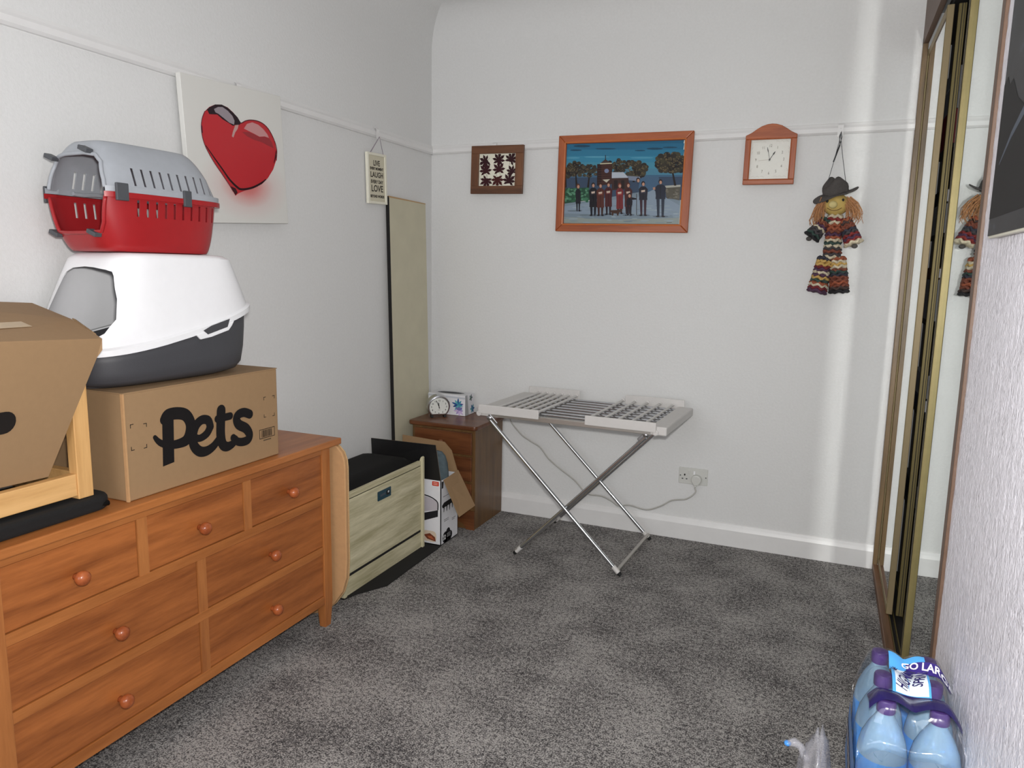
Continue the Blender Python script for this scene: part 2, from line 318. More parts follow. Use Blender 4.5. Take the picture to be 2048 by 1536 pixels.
# picture rails and skirting
def rail_profile(): return [(0, 0), (0.012, 0), (0.02, 0.008), (0.02, 0.026), (0.014, 0.036), (0.010, 0.047), (0.0, 0.05)]
HR = 2.022
m = MB().prism([(a, b) for a, b in rail_profile()], lambda u, v, d: Vector((u, d, HR+v)), 0, -5.0); struct(m.build('trim_1', 'gloss_white'))
m = MB().prism([(a, b) for a, b in rail_profile()], lambda u, v, d: Vector((d, -u, HR+v)), 0.0, XR+0.03); struct(m.build('trim_2', 'gloss_white'))
SK = [(0, 0), (0.016, 0), (0.016, 0.085), (0.010, 0.10), (0.006, 0.115), (0, 0.118)]
m = MB().prism(SK, lambda u, v, d: Vector((d, -u, v)), 0.0, XR+0.02); struct(m.build('baseboard_back', 'gloss_white'))
m = MB().prism(SK, lambda u, v, d: Vector((u, d, v)), 0, -5.0); struct(m.build('baseboard_left', 'gloss_white'))

# ---------------------------------------------------------------- built-in wardrobe with sliding mirror doors
W = thing('wardrobe', 'built-in wardrobe with gold-edged sliding mirror doors in a brown timber surround', 'wardrobe', (2.46, -0.95, 0))
MB().box(XR-0.005, 2.440, -0.032, 0.0, 0, 2.40).build('jamb', 'jamb_wood', W, bevel=0.002)
MB().box(XR-0.0075, 2.52, -1.9015, -1.862, 0, 2.50).build('jamb', 'brown_lam', W, bevel=0.002)
MB().box(XR-0.005, 2.440, -1.862, 0.0, 2.375, 2.57).build('fascia', 'brown_lam', W)
MB().box(2.420, 2.452, -1.862, -0.032, 0, 0.032).build('threshold', 'sill_wood', W, bevel=0.003)
MB().box(2.452, 2.53, -1.862, -0.032, 0, 0.014).build('bottom_track', 'dark_void', W)
m = MB(); m.box(2.452, 2.456, -1.862, -0.032, 0.014, 0.028); m.box(2.470, 2.473, -1.862, -0.032, 0.014, 0.026); m.box(2.507, 2.510, -1.862, -0.032, 0.014, 0.026)
m.build('track_rib', 'gold_anod', W)
MB().box(2.462, 2.53, -1.862, -0.032, 2.36, 2.40).build('top_track', 'dark_void', W)
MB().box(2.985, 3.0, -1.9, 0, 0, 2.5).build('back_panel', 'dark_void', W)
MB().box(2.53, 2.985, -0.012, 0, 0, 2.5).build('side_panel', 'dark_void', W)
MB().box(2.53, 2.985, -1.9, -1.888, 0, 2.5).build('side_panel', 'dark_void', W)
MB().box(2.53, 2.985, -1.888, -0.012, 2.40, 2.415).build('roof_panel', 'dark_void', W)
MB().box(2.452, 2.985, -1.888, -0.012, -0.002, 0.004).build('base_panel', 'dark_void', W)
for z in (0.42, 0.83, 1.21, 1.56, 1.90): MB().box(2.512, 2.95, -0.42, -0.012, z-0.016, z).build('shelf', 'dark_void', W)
def door(x0, x1, y0, y1, lab, endmat, mat2, skew=0.0, t=0.022, rec=0.0015):
    z0, z1 = 0.034, 2.352; M = Matrix.Translation((x0, y0, 0)) @ Matrix.Rotation(skew, 4, 'Z') @ Matrix.Translation((-x0, -y0, 0))
    d = MB().box(x0+rec+0.0035, x1-0.001, y0+t, y1-t, z0+0.02, z1-0.02, M).build('sliding_door', 'dark_void', W)
    d['label'] = lab
    for a in (y0, y1-t):
        s = MB().box(x0, x1, a, a+t, z0, z1, M).build('stile', endmat, d, bevel=0.002)
        MB().box(x0-0.0012, x0, a+0.006, a+0.010, z0, z1, M).build('stile_groove', mat2, d)
    MB().box(x0, x1, y0+t, y1-t, z0, z0+0.03, M).build('door_rail', endmat, d, bevel=0.002)
    MB().box(x0, x1, y0+t, y1-t, z1-0.03, z1, M).build('door_rail', endmat, d, bevel=0.002)
    MB().box(x0+rec, x0+rec+0.003, y0+t, y1-t, z0+0.03, z1-0.03, M).build('mirror_pane', 'mirror', d)
    return d
door(2.442, 2.464, -0.597, -0.012, 'mirror door slid to the far end of the front track', 'gold_pale', 'gold_anod')
door(2.466, 2.490, -1.860, -1.105, 'near mirror door closest to the textured wall', 'gold_anod', 'dark_void', 0.026, 0.03, 0.011)
# rear-track upright seen edge-on behind the front door, with ribbed gold face
d = MB().box(2.477, 2.502, -0.600, -0.578, 0.034, 2.352).build('rear_track_upright', 'gold_anod', W, bevel=0.002)
MB().box(2.4865, 2.489, -0.6012, -0.600, 0.034, 2.352).build('upright_groove', 'dark_void', d)
MB().box(2.495, 2.4965, -0.6012, -0.600, 0.034, 2.352).build('upright_groove', 'dark_void', d)
# things stacked on the shelves at the far end, seen through the gap
plain('spine_red', (128, 22, 34), 0.5); plain('spine_grey', (150, 152, 156), 0.5); plain('spine_blue', (52, 60, 84), 0.5); plain('spine_dark', (34, 34, 38), 0.5); plain('spine_brown', (96, 62, 38), 0.5)
def stored(z, specs):
    for hgt, mt, lab, cat, nm in specs:
        b = thing(nm, lab, cat, (2.62, -0.2, z), group='boxes and books stored in the wardrobe')
        MB().box(2.514, 2.72, -0.36, -0.03, z, z+hgt-0.003).build('body', mt, b, bevel=0.003)
        if cat == 'book':
            MB().box(2.517, 2.717, -0.361, -0.04, z+0.006, z+hgt-0.009).build('pages', 'white_plastic', b)
        else:
            MB().box(2.512, 2.722, -0.362, -0.028, z+hgt*0.6, z+hgt-0.002).build('lid', mt, b, bevel=0.002)
        z += hgt
stored(1.90, [(0.14, 'spine_red', 'dark red storage box seen through the wardrobe gap, near the top', 'box', 'storage_box'), (0.16, 'spine_grey', 'pale grey storage box on top of the dark red one in the wardrobe', 'box', 'storage_box')])
stored(1.56, [(0.12, 'spine_grey', 'pale grey box just below the red box inside the wardrobe', 'box', 'storage_box'), (0.06, 'spine_dark', 'thin black book under the wardrobe shelf that holds the red box', 'book', 'book')])
stored(1.21, [(0.17, 'spine_grey', 'grey box at eye level in the wardrobe gap', 'box', 'storage_box'), (0.05, 'spine_brown', 'brown book lying on the eye-level grey wardrobe box', 'book', 'book')])
stored(0.83, [(0.06, 'spine_blue', 'slate blue book low in the wardrobe gap', 'book', 'book'), (0.10, 'spine_grey', 'small grey box above the slate blue wardrobe book', 'box', 'storage_box')])
stored(0.42, [(0.10, 'spine_dark', 'black box on the lowest wardrobe shelf', 'box', 'storage_box')])

# ---------------------------------------------------------------- chest of drawers
DX = 0.437
C = thing('chest_of_drawers', 'long orange pine chest of seven drawers with round wooden knobs along the left wall', 'chest of drawers', (0.22, -2.19, 0))
MB().box(0.022, 0.457, -2.85, -1.508, 0.716, 0.741).build('top', 'orange_pine', C, bevel=0.004)
for y0 in (-2.818, -1.602):
    for x0, x1 in ((0.03, 0.07), (DX-0.04, DX)):
        l = MB(); l.add([(x, y, z) for z, s in ((0, 0.006), (0.10, 0), (0.716, 0)) for x, y in ((x0+s, y0+s), (x1-s, y0+s), (x1-s, y0+0.045-s), (x0+s, y0+0.045-s))],
                       [(3, 2, 1, 0), (8, 9, 10, 11)]+[(k*4+j, k*4+(j+1) % 4, k*4+4+(j+1) % 4, k*4+4+j) for k in (0, 1) for j in range(4)])
        l.build('leg', 'orange_post', C, bevel=0.0015)
for y0 in (-2.805, -1.575): MB().box(0.07, DX-0.04, y0, y0+0.014, 0.10, 0.716).build('side_panel', 'orange_pine', C)
MB().box(0.03, 0.036, -2.80, -1.57, 0.10, 0.716).build('back_panel', 'orange_pine', C)
for z0, z1 in ((0.692, 0.716), (0.498, 0.528), (0.302, 0.331), (0.098, 0.132)):
    MB().box(DX-0.03, DX-0.002, -2.773, -1.602, z0, z1).build('rail', 'orange_pine', C, bevel=0.001)
for y0, y1, z0, z1 in ((-2.406, -2.374, 0.528, 0.692), (-2.004, -1.971, 0.528, 0.692), (-2.206, -2.173, 0.331, 0.498), (-2.206, -2.173, 0.132, 0.302)):
    MB().box(DX-0.03, DX-0.003, y0, y1, z0, z1).build('divider', 'orange_post', C)
rows = [(0.528, 0.692, [(-2.773, -2.406), (-2.374, -2.004), (-1.971, -1.602)], 0.609), (0.331, 0.498, [(-2.773, -2.206), (-2.173, -1.602)], 0.409), (0.132, 0.302, [(-2.773, -2.206), (-2.173, -1.602)], 0.211)]
for z0, z1, cols, kz in rows:
    for y0, y1 in cols:
        g = 0.0022
        d = MB().box(0.08, DX-0.006, y0+g, y1-g, z0+g, z1-g).build('drawer', 'orange_drawer', C, bevel=0.0015)
        yc = (y0+y1)/2; zc = (z0+z1)/2
        MB().lathe([(0.009, 0), (0.009, 0.008), (0.011, 0.012), (0.0165, 0.018), (0.0195, 0.026), (0.0185, 0.034), (0.013, 0.040), (0.004, 0.0425)], Matrix.Translation((DX-0.007, yc, zc-0.01)) @ Matrix.Rotation(R(90), 4, 'Y'), 20).build('knob', 'knob_wood', d, smooth=True)
# black bag under the wooden frame
bg = thing('flat_black_bag', 'flat black fabric bag lying under the wooden frame on the chest of drawers', 'bag', (0.25, -2.64, 0.741))
MB().prism(rrect(0.12, 0.418, -2.84, -2.45, 0.05), lambda u, v, d: Vector((u, v, d)), 0.742, 0.781).build('body', 'black_cloth', bg, bevel=0.012, seg=4)
m = MB(); m.tube([(0.416-0.02*abs(math.sin(t*3)), -2.84+0.37*t, 0.757) for t in [i/12 for i in range(13)]], 0.007, 6); m.build('seam_piping', 'black_vinyl', bg, smooth=True)
# pale wooden frame
fr = thing('wooden_frame', 'pale pine open frame standing at the left end of the chest of drawers', 'frame', (0.25, -2.66, 0.781))
for x0 in (0.13, 0.365):
    for y0 in (-2.84, -2.54): MB().box(x0, x0+0.032, y0, y0+0.042, 0.783, 1.203).build('post', 'pale_pine', fr, bevel=0.002)
for x0 in (0.134, 0.369): MB().box(x0, x0+0.024, -2.798, -2.54, 0.792, 0.850).build('rail', 'pale_pine_y', fr, bevel=0.002)
for y0 in (-2.832, -2.53): MB().box(0.162, 0.365, y0, y0+0.024, 0.792, 0.850).build('rail', 'pale_pine_y', fr, bevel=0.002)
# cardboard carton leaning in the frame
cb = thing('cardboard_carton', 'plain brown cardboard carton slumped inside the pale wooden frame', 'box', (0.25, -2.68, 0.82))
def slab(pts, th, nrm):
    n = Vector(nrm).normalized()*th; mm = MB(); k = len(pts)
    mm.add([Vector(q) for q in pts]+[Vector(q)-n for q in pts], [tuple(range(k)), tuple(range(2*k-1, k-1, -1))]+[(i, k+i, k+(i+1) % k, (i+1) % k) for i in range(k)]); return mm
front = [(0.362, -2.82, 0.858), (0.362, -2.592, 0.852), (0.443, -2.497, 1.150), (0.452, -2.488, 1.168), (0.455, -2.489, 1.196), (0.455, -2.82, 1.213)]
slab(front, 0.005, (1, 0, -0.28)).build('front_panel', 'card', cb)
slab([(0.455, -2.489, 1.197), (0.30, -2.455, 1.238), (0.06, -2.395, 1.270), (0.06, -2.83, 1.300), (0.455, -2.83, 1.214)], 0.005, (0.18, 0, 1)).build('top_flap', 'card', cb)
slab([(0.40, -2.4745, 1.212), (0.30, -2.452, 1.2405), (0.30, -2.442, 1.236), (0.40, -2.462, 1.204)], 0.004, (0.18, 0, 1)).build('torn_flap', 'card', cb)
slab([(0.385, -2.83, 1.2325), (0.36, -2.60, 1.2305), (0.32, -2.60, 1.2405), (0.345, -2.83, 1.2435)], 0.0006, (0.18, 0, 1)).build('tape_strip', 'tape', cb)
MB().box(0.172, 0.352, -2.78, -2.60, 0.855, 1.16).build('body', 'card', cb)
slab([(0.06, -2.826, 1.298), (0.452, -2.826, 1.212), (0.360, -2.80, 0.858), (0.172, -2.80, 0.858)], 0.005, (0, -1, 0)).build('side_panel', 'card', cb)
F = lambda u, v, d: Vector((0.362+0.093*(v-0.858)/0.345+0.002+d, u, v))
MB().flat(rrect(-2.80, -2.688, 0.990, 1.044, 0.026), F, 0.0, (30, 26, 24)).build('hand_hole', 'print', cb)

# ---------------------------------------------------------------- big pet-supplies carton
bx = thing('printed_carton', 'large brown cardboard carton printed with the black word Pets on the chest of drawers', 'box', (0.225, -2.115, 0.741))
b0 = MB().box(0.03, 0.42, -2.415, -1.815, 0.742, 1.040).build('body', 'card', bx, bevel=0.004)
MB().box(0.034, 0.222, -2.4155, -1.8145, 1.0395, 1.0425).build('top_flap', 'card', bx)
MB().box(0.227, 0.421, -2.4155, -1.8145, 1.0395, 1.0425).build('top_flap', 'card', bx)
MB().box(0.413, 0.4215, -2.4165, -2.411, 0.742, 1.04).build('corner_crease', 'card_light', bx)
F = FL(-2.115, 0.741, 0.42); K = (20, 17, 18); m = MB(); pp = D['pets']
st = pp['stem']; (ua, va), (ub, vb) = st[0], st[-1]
m.flat([(ua-0.021, va-0.004), (ub-0.021, vb), (ub+0.019, vb+0.004), (ua+0.019, va)], F, 0.0006, K); m.stroke(pp['bowl'], [0.03, 0.036, 0.036, 0.036, 0.036, 0.037, 0.034, 0.028, 0.024, 0.020, 0.017, 0.013], F, 0.0009, K); m.build('printed_letter', 'print', bx); m = MB()
m.stroke(pp['e'][:4], [0.022, 0.022, 0.026, 0.028], F, 0.0012, K); m.stroke(pp['e'][3:], [0.028, 0.028, 0.028, 0.030, 0.032, 0.032, 0.032, 0.030, 0.027, 0.024], F, 0.0015, K); m.build('printed_letter', 'print', bx); m = MB()
m.stroke(pp['t'], [0.036, 0.036, 0.036, 0.034, 0.031, 0.026, 0.024], F, 0.0018, K); m.stroke(pp['bar'], 0.024, F, 0.0021, K); m.build('printed_letter', 'print', bx); m = MB()
m.stroke(pp['s'], [0.03, 0.03, 0.03, 0.031, 0.033, 0.033, 0.032, 0.03, 0.028, 0.026, 0.024], F, 0.0024, K); m.build('printed_letter', 'print', bx); m = MB()
mk = D['marks']; L = 0.011
for i, (u, v) in enumerate(mk):
    su = 1 if i % 4 in (0, 3) else -1; sv = -1 if i % 4 in (0, 1) else 1
    m.flat([(u, v), (u+su*L, v), (u+su*L, v+sv*0.002), (u, v+sv*0.002)], F, 0.0006, K); m.flat([(u, v), (u+su*0.002, v), (u+su*0.002, v+sv*L), (u, v+sv*L)], F, 0.0007, K)
m.build('corner_marks', 'print', bx); m = MB(); u0, u1, v0, v1 = 0.207, 0.281, 0.071, 0.103
for q in ((u0, u1, v0, v0+0.002), (u0, u1, v1-0.002, v1), (u0, u0+0.002, v0, v1), (u1-0.002, u1, v0, v1)): m.flat([(q[0], q[2]), (q[1], q[2]), (q[1], q[3]), (q[0], q[3])], F, 0.0006, K)
u = u0+0.010; rb = random.Random(2)
while u < u1-0.014:
    wd = rb.choice([0.0008, 0.0012, 0.002]); m.flat([(u, v0+0.004), (u+wd, v0+0.004), (u+wd, v1-0.004), (u, v1-0.004)], F, 0.0006, K); u += wd+rb.choice([0.0008, 0.0014])
m.flat([(0.225, 0.062), (0.262, 0.062), (0.262, 0.066), (0.225, 0.066)], F, 0.0006, (90, 74, 56))
m.build('barcode', 'print', bx)
# small black object behind the carton
t = thing('black_round_pot', 'small black rounded object peeking out behind the Pets carton', 'pot', (0.30, -1.745, 0.741))
MB().lathe([(0.030, 0), (0.040, 0.012), (0.042, 0.03), (0.036, 0.046), (0.02, 0.054), (0.004, 0.056)], Matrix.Translation((0.30, -1.745, 0.7415)), 20).build('body', 'black_vinyl', t, smooth=True)
MB().lathe([(0.010, 0), (0.012, 0.006), (0.008, 0.012), (0.002, 0.013)], Matrix.Translation((0.30, -1.745, 0.796)), 12).build('knob', 'black_vinyl', t, smooth=True)

# ---------------------------------------------------------------- hooded litter box
LB = thing('hooded_litter_box', 'hooded cat litter box with a white lid and dark grey tray on the Pets carton', 'litter box', (0.225, -2.16, 1.043))
def sq(a, n): c, s = math.cos(a), math.sin(a); return (math.copysign(abs(c)**(2/n), c), math.copysign(abs(s)**(2/n), s))
def ring(xc, ax, yf, yb, zf, n=4.2, k=64):
    yc, ay = (yf+yb)/2, (yb-yf)/2; out = []
    for i in range(k):
        cx, sy = sq(2*math.pi*i/k, n); x, y = xc+ax*cx, yc+ay*sy; out.append((x, y, zf(y)))
    return out
def loft(rings, close_top=False, close_bot=False):
    mm = MB(); k = len(rings[0]); vs = [q for r_ in rings for q in r_]
    fs = [(i*k+j, i*k+(j+1) % k, (i+1)*k+(j+1) % k, (i+1)*k+j) for i in range(len(rings)-1) for j in range(k)]
    if close_bot: fs.append(tuple(range(k-1, -1, -1)))
    if close_top: fs.append(tuple((len(rings)-1)*k+j for j in range(k)))
    return mm.add(vs, fs)
Z0 = 1.0435
def rim(y):
    t_ = min(max((y+2.47)/0.61, 0), 1); return Z0+0.100+0.118*t_**1.6
XC = 0.230
base = [ring(XC, 0.120, -2.405, -1.965, lambda y: Z0, 4)]
for s, g in ((0.0, 0.0), (0.06, 0.55), (0.16, 0.78), (0.4, 0.9), (0.7, 0.97), (1.0, 1.0)):
    base.append(ring(XC, 0.130+0.050*g, -2.405-0.040*g, -1.950+0.070*g, lambda y, s=s: Z0+0.004+(rim(y)-Z0-0.002)*s, 4))
loft(base, close_bot=True).build('tray', 'grey_plastic_dark', LB, smooth='auto', solid=0.003)
HT = Z0+0.371
hood = [ring(XC, 0.1885, -2.458, -1.852, lambda y: rim(y)-0.010, 3.6), ring(XC, 0.1885, -2.458, -1.852, lambda y: rim(y)+0.006, 3.6), ring(XC, 0.181, -2.450, -1.862, lambda y: rim(y)+0.012, 3.6)]
for s in (0.1, 0.3, 0.5, 0.7, 0.85, 0.93):
    hood.append(ring(XC+0.012*s, 0.181-0.038*s, -2.450+0.118*s, -1.862-0.080*s, lambda y, s=s: rim(y)+0.012+(HT-rim(y)-0.012)*s, 3.6+1.6*s))
hood += [ring(XC+0.012, 0.140, -2.326, -1.950, lambda y: HT-0.008, 5.2), ring(XC+0.012, 0.134, -2.319, -1.957, lambda y: HT-0.002, 5.2), ring(XC+0.012, 0.122, -2.305, -1.97, lambda y: HT, 5)]
ho = loft(hood, close_top=True).build('lid', 'white_plastic', LB, smooth='auto', solid=0.0035)
cut = MB().prism([(0.166, 1.360), (0.154, 1.345), (0.128, 1.24), (0.120, 1.195), (0.128, 1.170), (0.16, 1.158), (0.22, 1.156), (0.30, 1.160), (0.345, 1.172), (0.372, 1.198), (0.382, 1.235), (0.375, 1.29), (0.357, 1.350), (0.350, 1.362), (0.33, 1.367), (0.28, 1.373), (0.24, 1.375), (0.19, 1.371)], lambda u, v, d: Vector((u, d, v)), -2.7, -2.24)
boolean_cut(ho, cut)
m = MB()   # latch with a slot on the side
yl = -2.065
F = lambda u, v, d: Vector((XC+0.1815+d, yl+u, rim(yl+u)+v))
m.prism([(-0.075, -0.008), (-0.060, -0.026), (-0.02, -0.030), (0.045, -0.030), (0.058, -0.020), (0.068, -0.008)], F, 0.001, 0.009); m.build('latch', 'white_plastic', LB, bevel=0.002)
MB().prism([(-0.05, -0.002), (-0.035, -0.018), (0.04, -0.018), (0.05, 0.004), (-0.02, 0.004)], F, 0.0085, 0.0096).build('latch_slot', 'grey_plastic_dark', LB)

LB.rotation_euler = (0, 0, R(-4))
# ---------------------------------------------------------------- pet carrier
PC = thing('pet_carrier', 'open-fronted pet carrier with grey top and red base on the litter box', 'pet carrier', (0.225, -2.16, 1.4155), (0, 0, R(-3)))
def lring(ax, yf, yb, z, n=4.5): return ring(0, ax, yf, yb, lambda y: z, n)
# local coordinates: front towards -y
def lo_par(z):
    g = (min(z, 0.150)/0.150)**0.45; return (0.110+0.030*g, -0.158-0.062*g, 0.170+0.030*g)
def hi_par(z):
    q = min(1, max(0, (z-0.1685)/0.1325)); g = 1-(1-q**1.55)**0.62; g = min(1, g); return (0.140-0.062*g-0.012*q, -0.220+0.050*g+0.012*q, 0.200-0.055*g-0.02*q)
lo = [lring(0.100, -0.145, 0.160, 0.0, 4)]+[lring(*lo_par(z), z, 4.5) for z in (0.002, 0.006, 0.014, 0.03, 0.05, 0.07, 0.0975, 0.1425, 0.150)]
hi = [lring(*hi_par(z), z, 4.5) for z in (0.1685, 0.1795, 0.2285, 0.240, 0.252, 0.264, 0.275, 0.284, 0.291, 0.296, 0.299)]+[lring(0.058, -0.142, 0.115, 0.3005, 3.6)]
def front_y(u, z):
    ax, yf, yb = lo_par(z) if z < 0.16 else hi_par(max(z, 0.1685)); q = min(0.999, abs(u/ax)); yc, ay = (yf+yb)/2, (yb-yf)/2
    return yc-ay*(1-q**4.5)**(1/4.5)
pb = loft(lo, close_bot=True).build('base', 'red_plastic', PC, smooth='auto', world=False, solid=0.003)
pt = loft(hi, close_top=True).build('top', 'grey_plastic', PC, smooth='auto', world=False, solid=0.003)
PM = ROOTM[PC.name]
cut = MB(); G = lambda u, v, d: PM @ Vector((u, d, v))
op = [(-0.088, 0.052), (0.088, 0.052), (0.102, 0.075), (0.121, 0.150), (0.116, 0.186), (0.096, 0.238), (0.078, 0.256), (0.0, 0.263), (-0.078, 0.256), (-0.096, 0.238), (-0.116, 0.186), (-0.121, 0.150), (-0.102, 0.075)]
cut.prism(op, G, -0.4, -0.125)
slots_hi = MB(); slots_lo = MB()
for i in range(10):
    y = -0.115+i*0.0295
    slots_hi.box(-0.3, 0.3, y, y+0.0085, 0.180, 0.228, PM); slots_lo.box(-0.3, 0.3, y+0.004, y+0.0125, 0.098, 0.142, PM)
allhi = MB(); allhi.v = list(cut.v); allhi.f = list(cut.f); allhi.add(slots_hi.v, slots_hi.f)
alllo = MB(); alllo.v = list(cut.v); alllo.f = list(cut.f); alllo.add(slots_lo.v, slots_lo.f)
boolean_cut(pb, alllo); boolean_cut(pt, allhi)
def lip(ax, yf, yb, z0, z1, nm, mt):
    out = [lring(ax-0.012, yf+0.012, yb-0.012, z0+0.0005, 4.5), lring(ax, yf, yb, z0, 4.5), lring(ax, yf, yb, z1, 4.5), lring(ax-0.014, yf+0.014, yb-0.014, z1-0.0005, 4.5)]
    o = loft(out+[out[0]]).build(nm, mt, PC, world=False, smooth='auto'); c2 = MB(); c2.prism([(-0.128, 0.1), (0.128, 0.1), (0.128, 0.2), (-0.128, 0.2)], G, -0.4, -0.15); boolean_cut(o, c2); return o
lip(0.152, -0.230, 0.212, 0.145, 0.159, 'base_lip', 'red_plastic')
lip(0.150, -0.228, 0.210, 0.1595, 0.174, 'top_lip', 'grey_plastic')
# front opening trim
def trim_path(pts, n=6):
    out = []
    for (u0, v0), (u1, v1) in zip(pts[:-1], pts[1:]): out += [(u0+(u1-u0)*k/n, v0+(v1-v0)*k/n) for k in range(n)]
    return out+[pts[-1]]
m = MB(); top_tr = [(-0.119, 0.170), (-0.114, 0.190), (-0.096, 0.238), (-0.078, 0.257), (-0.04, 0.2625), (0.04, 0.2625), (0.078, 0.257), (0.096, 0.238), (0.114, 0.190), (0.119, 0.170)]
m.tube([(u, front_y(u, v), v) for u, v in trim_path(top_tr)], 0.0055, 8); m.build('opening_trim', 'grey_plastic', PC, smooth=True, world=False)
m = MB(); bt = [(-0.119, 0.148), (-0.102, 0.078), (-0.09, 0.054), (-0.05, 0.051), (0.05, 0.051), (0.09, 0.054), (0.102, 0.078), (0.119, 0.148)]
m.tube([(u, front_y(u, v), v) for u, v in trim_path(bt)], 0.0055, 8); m.build('opening_trim', 'red_plastic', PC, smooth=True, world=False)
for y, wd in ((-0.185, 0.036), (0.03, 0.026)):
    for s in (-1, 1):
        mm = MB().box(0.1495 if s > 0 else -0.158, 0.158 if s > 0 else -0.1495, y, y+wd, 0.136, 0.182); mm.build('clip', 'clip_grey', PC, world=False, bevel=0.002)
for u, v, dy in ((-0.088, 0.254, -0.012), (0.062, 0.268, -0.008), (-0.092, 0.048, -0.004), (0.075, 0.048, 0.0)):
    yy = front_y(u, v)-0.004
    mm = MB().box(-0.024, 0.012, -0.012, 0.010, -0.006, 0.006, Matrix.Translation((u, yy+dy, v)) @ Matrix.Rotation(R(20), 4, 'Y')); mm.build('hinge_peg', 'clip_grey', PC, world=False, bevel=0.002)
for s in (-0.135,):
    mm = MB(); mm.tube([(s+0.012, -0.12+0.1*i/6, 0.166-0.002*math.sin(i)) for i in range(7)], 0.006, 8); mm.build('inner_ledge', 'grey_plastic', PC, world=False)
# ---------------------------------------------------------------- items between the chest and the corner
bd = thing('rounded_tan_board', 'tan round-cornered board standing on edge against the end of the chest of drawers', 'board', (0.26, -1.525, 0))
pts = [(0.04, 0.0), (0.30, 0.0), (0.37, 0.02), (0.425, 0.07), (0.465, 0.125), (0.484, 0.185), (0.489, 0.26), (0.489, 0.63), (0.486, 0.66), (0.475, 0.688), (0.452, 0.710), (0.425, 0.722), (0.04, 0.722)]
MB().prism(pts, lambda u, v, d: Vector((u, d, v)), -1.515, -1.533).build('panel', 'card_light', bd, bevel=0.004)
m = MB(); m.tube([(u, -1.5145, v) for u, v in pts[1:-1]], 0.003, 6); m.build('stitched_edge', 'card_edge', bd, smooth=True)

SH = thing('shoe_cabinet', 'distressed cream wood shoe cabinet with a black padded seat below the left wall', 'cabinet', (0.18, -1.03, 0))
SX = 0.345
MB().box(0.025, SX+0.006, -1.362, -1.344, 0, 0.462).build('side_panel', 'cream_wood_z', SH, bevel=0.002)
MB().prism([(0.025, 0), (SX+0.010, 0), (SX+0.010, 0.466), (SX+0.002, 0.470), (SX-0.004, 0.462), (SX-0.012, 0.440), (0.30, 0.428), (0.025, 0.428)], lambda u, v, d: Vector((u, d, v)), -0.716, -0.698).build('side_panel', 'cream_wood_z', SH, bevel=0.0015)
MB().box(0.025, 0.035, -1.344, -0.716, 0.02, 0.43).build('back_panel', 'cream_wood', SH)
MB().box(0.035, SX-0.002, -1.344, -0.716, 0.405, 0.425).build('top_panel', 'cream_wood', SH)
MB().box(SX-0.018, SX, -1.344, -0.716, 0.0, 0.082).build('plinth', 'cream_wood', SH, bevel=0.0015)
MB().box(SX-0.018, SX, -1.344, -0.716, 0.425, 0.448).build('front_rail', 'cream_wood', SH, bevel=0.0015)
dr = MB().box(SX-0.018, SX+0.001, -1.342, -0.718, 0.096, 0.421).build('flap_door', 'cream_wood', SH, bevel=0.002)
MB().box(SX-0.03, SX-0.02, -1.344, -0.716, 0.08, 0.43).build('inner_panel', 'dark_void', SH)
MB().box(SX-0.019, SX-0.002, -1.343, -0.717, 0.083, 0.094).build('gap_shade_strip', 'dark_void', SH)  # solid near-black strips fill the door gaps, their shade put in as colour
MB().box(SX-0.019, SX-0.002, -1.343, -0.717, 0.4215, 0.4248).build('gap_shade_strip', 'dark_void', SH)
F = FL(-1.047, 0.3735, SX+0.001)
m = MB(); m.prism(rrect(-0.054, 0.054, -0.0215, 0.0215, 0.003), F, 0, 0.002, (34, 66, 80)); m.build('handle_plate', 'print_gloss', dr)
m = MB(); m.flat([(-0.034, -0.006), (0.008, -0.003), (0.008, 0.007), (-0.034, 0.004)], F, 0.0024, (70, 78, 88)); m.flat(rrect(0.014, 0.044, -0.011, 0.012, 0.008), F, 0.0024, (14, 16, 20)); m.flat(rrect(0.026, 0.038, -0.002, 0.008, 0.004), F, 0.0027, (200, 210, 215)); m.build('handle_mark', 'print_gloss', dr)
m = MB(); nx, ny = 10, 16; vs = []
for i in range(nx+1):
    for j in range(ny+1):
        u, v = i/nx, j/ny; e_ = min(1, 8*min(u, 1-u))**0.5*min(1, 10*min(v, 1-v))**0.5
        vs.append((0.03+0.308*u, -1.342+0.624*v, 0.428+0.048*e_*(1-0.35*(u > 0.8)*(u-0.8)/0.2)))
m.add(vs, [(i*(ny+1)+j, (i+1)*(ny+1)+j, (i+1)*(ny+1)+j+1, i*(ny+1)+j+1) for i in range(nx) for j in range(ny)]); m.box(0.03, 0.338, -1.342, -0.718, 0.4255, 0.430)
m.build('seat_pad', 'black_vinyl', SH, smooth='auto')
mt = MB().prism([(0.20, -1.36), (0.352, -1.37), (0.372, -1.30), (0.44, -1.175), (0.434, -0.95), (0.430, -0.70), (0.425, -0.655), (0.02, -0.655), (0.02, -1.36)], lambda u, v, d: Vector((u, v, d)), 0.0005, 0.004).build('floor_mat', 'black_cloth')
tag(mt, 'thin black mat on the carpet under the cream shoe cabinet', 'mat')

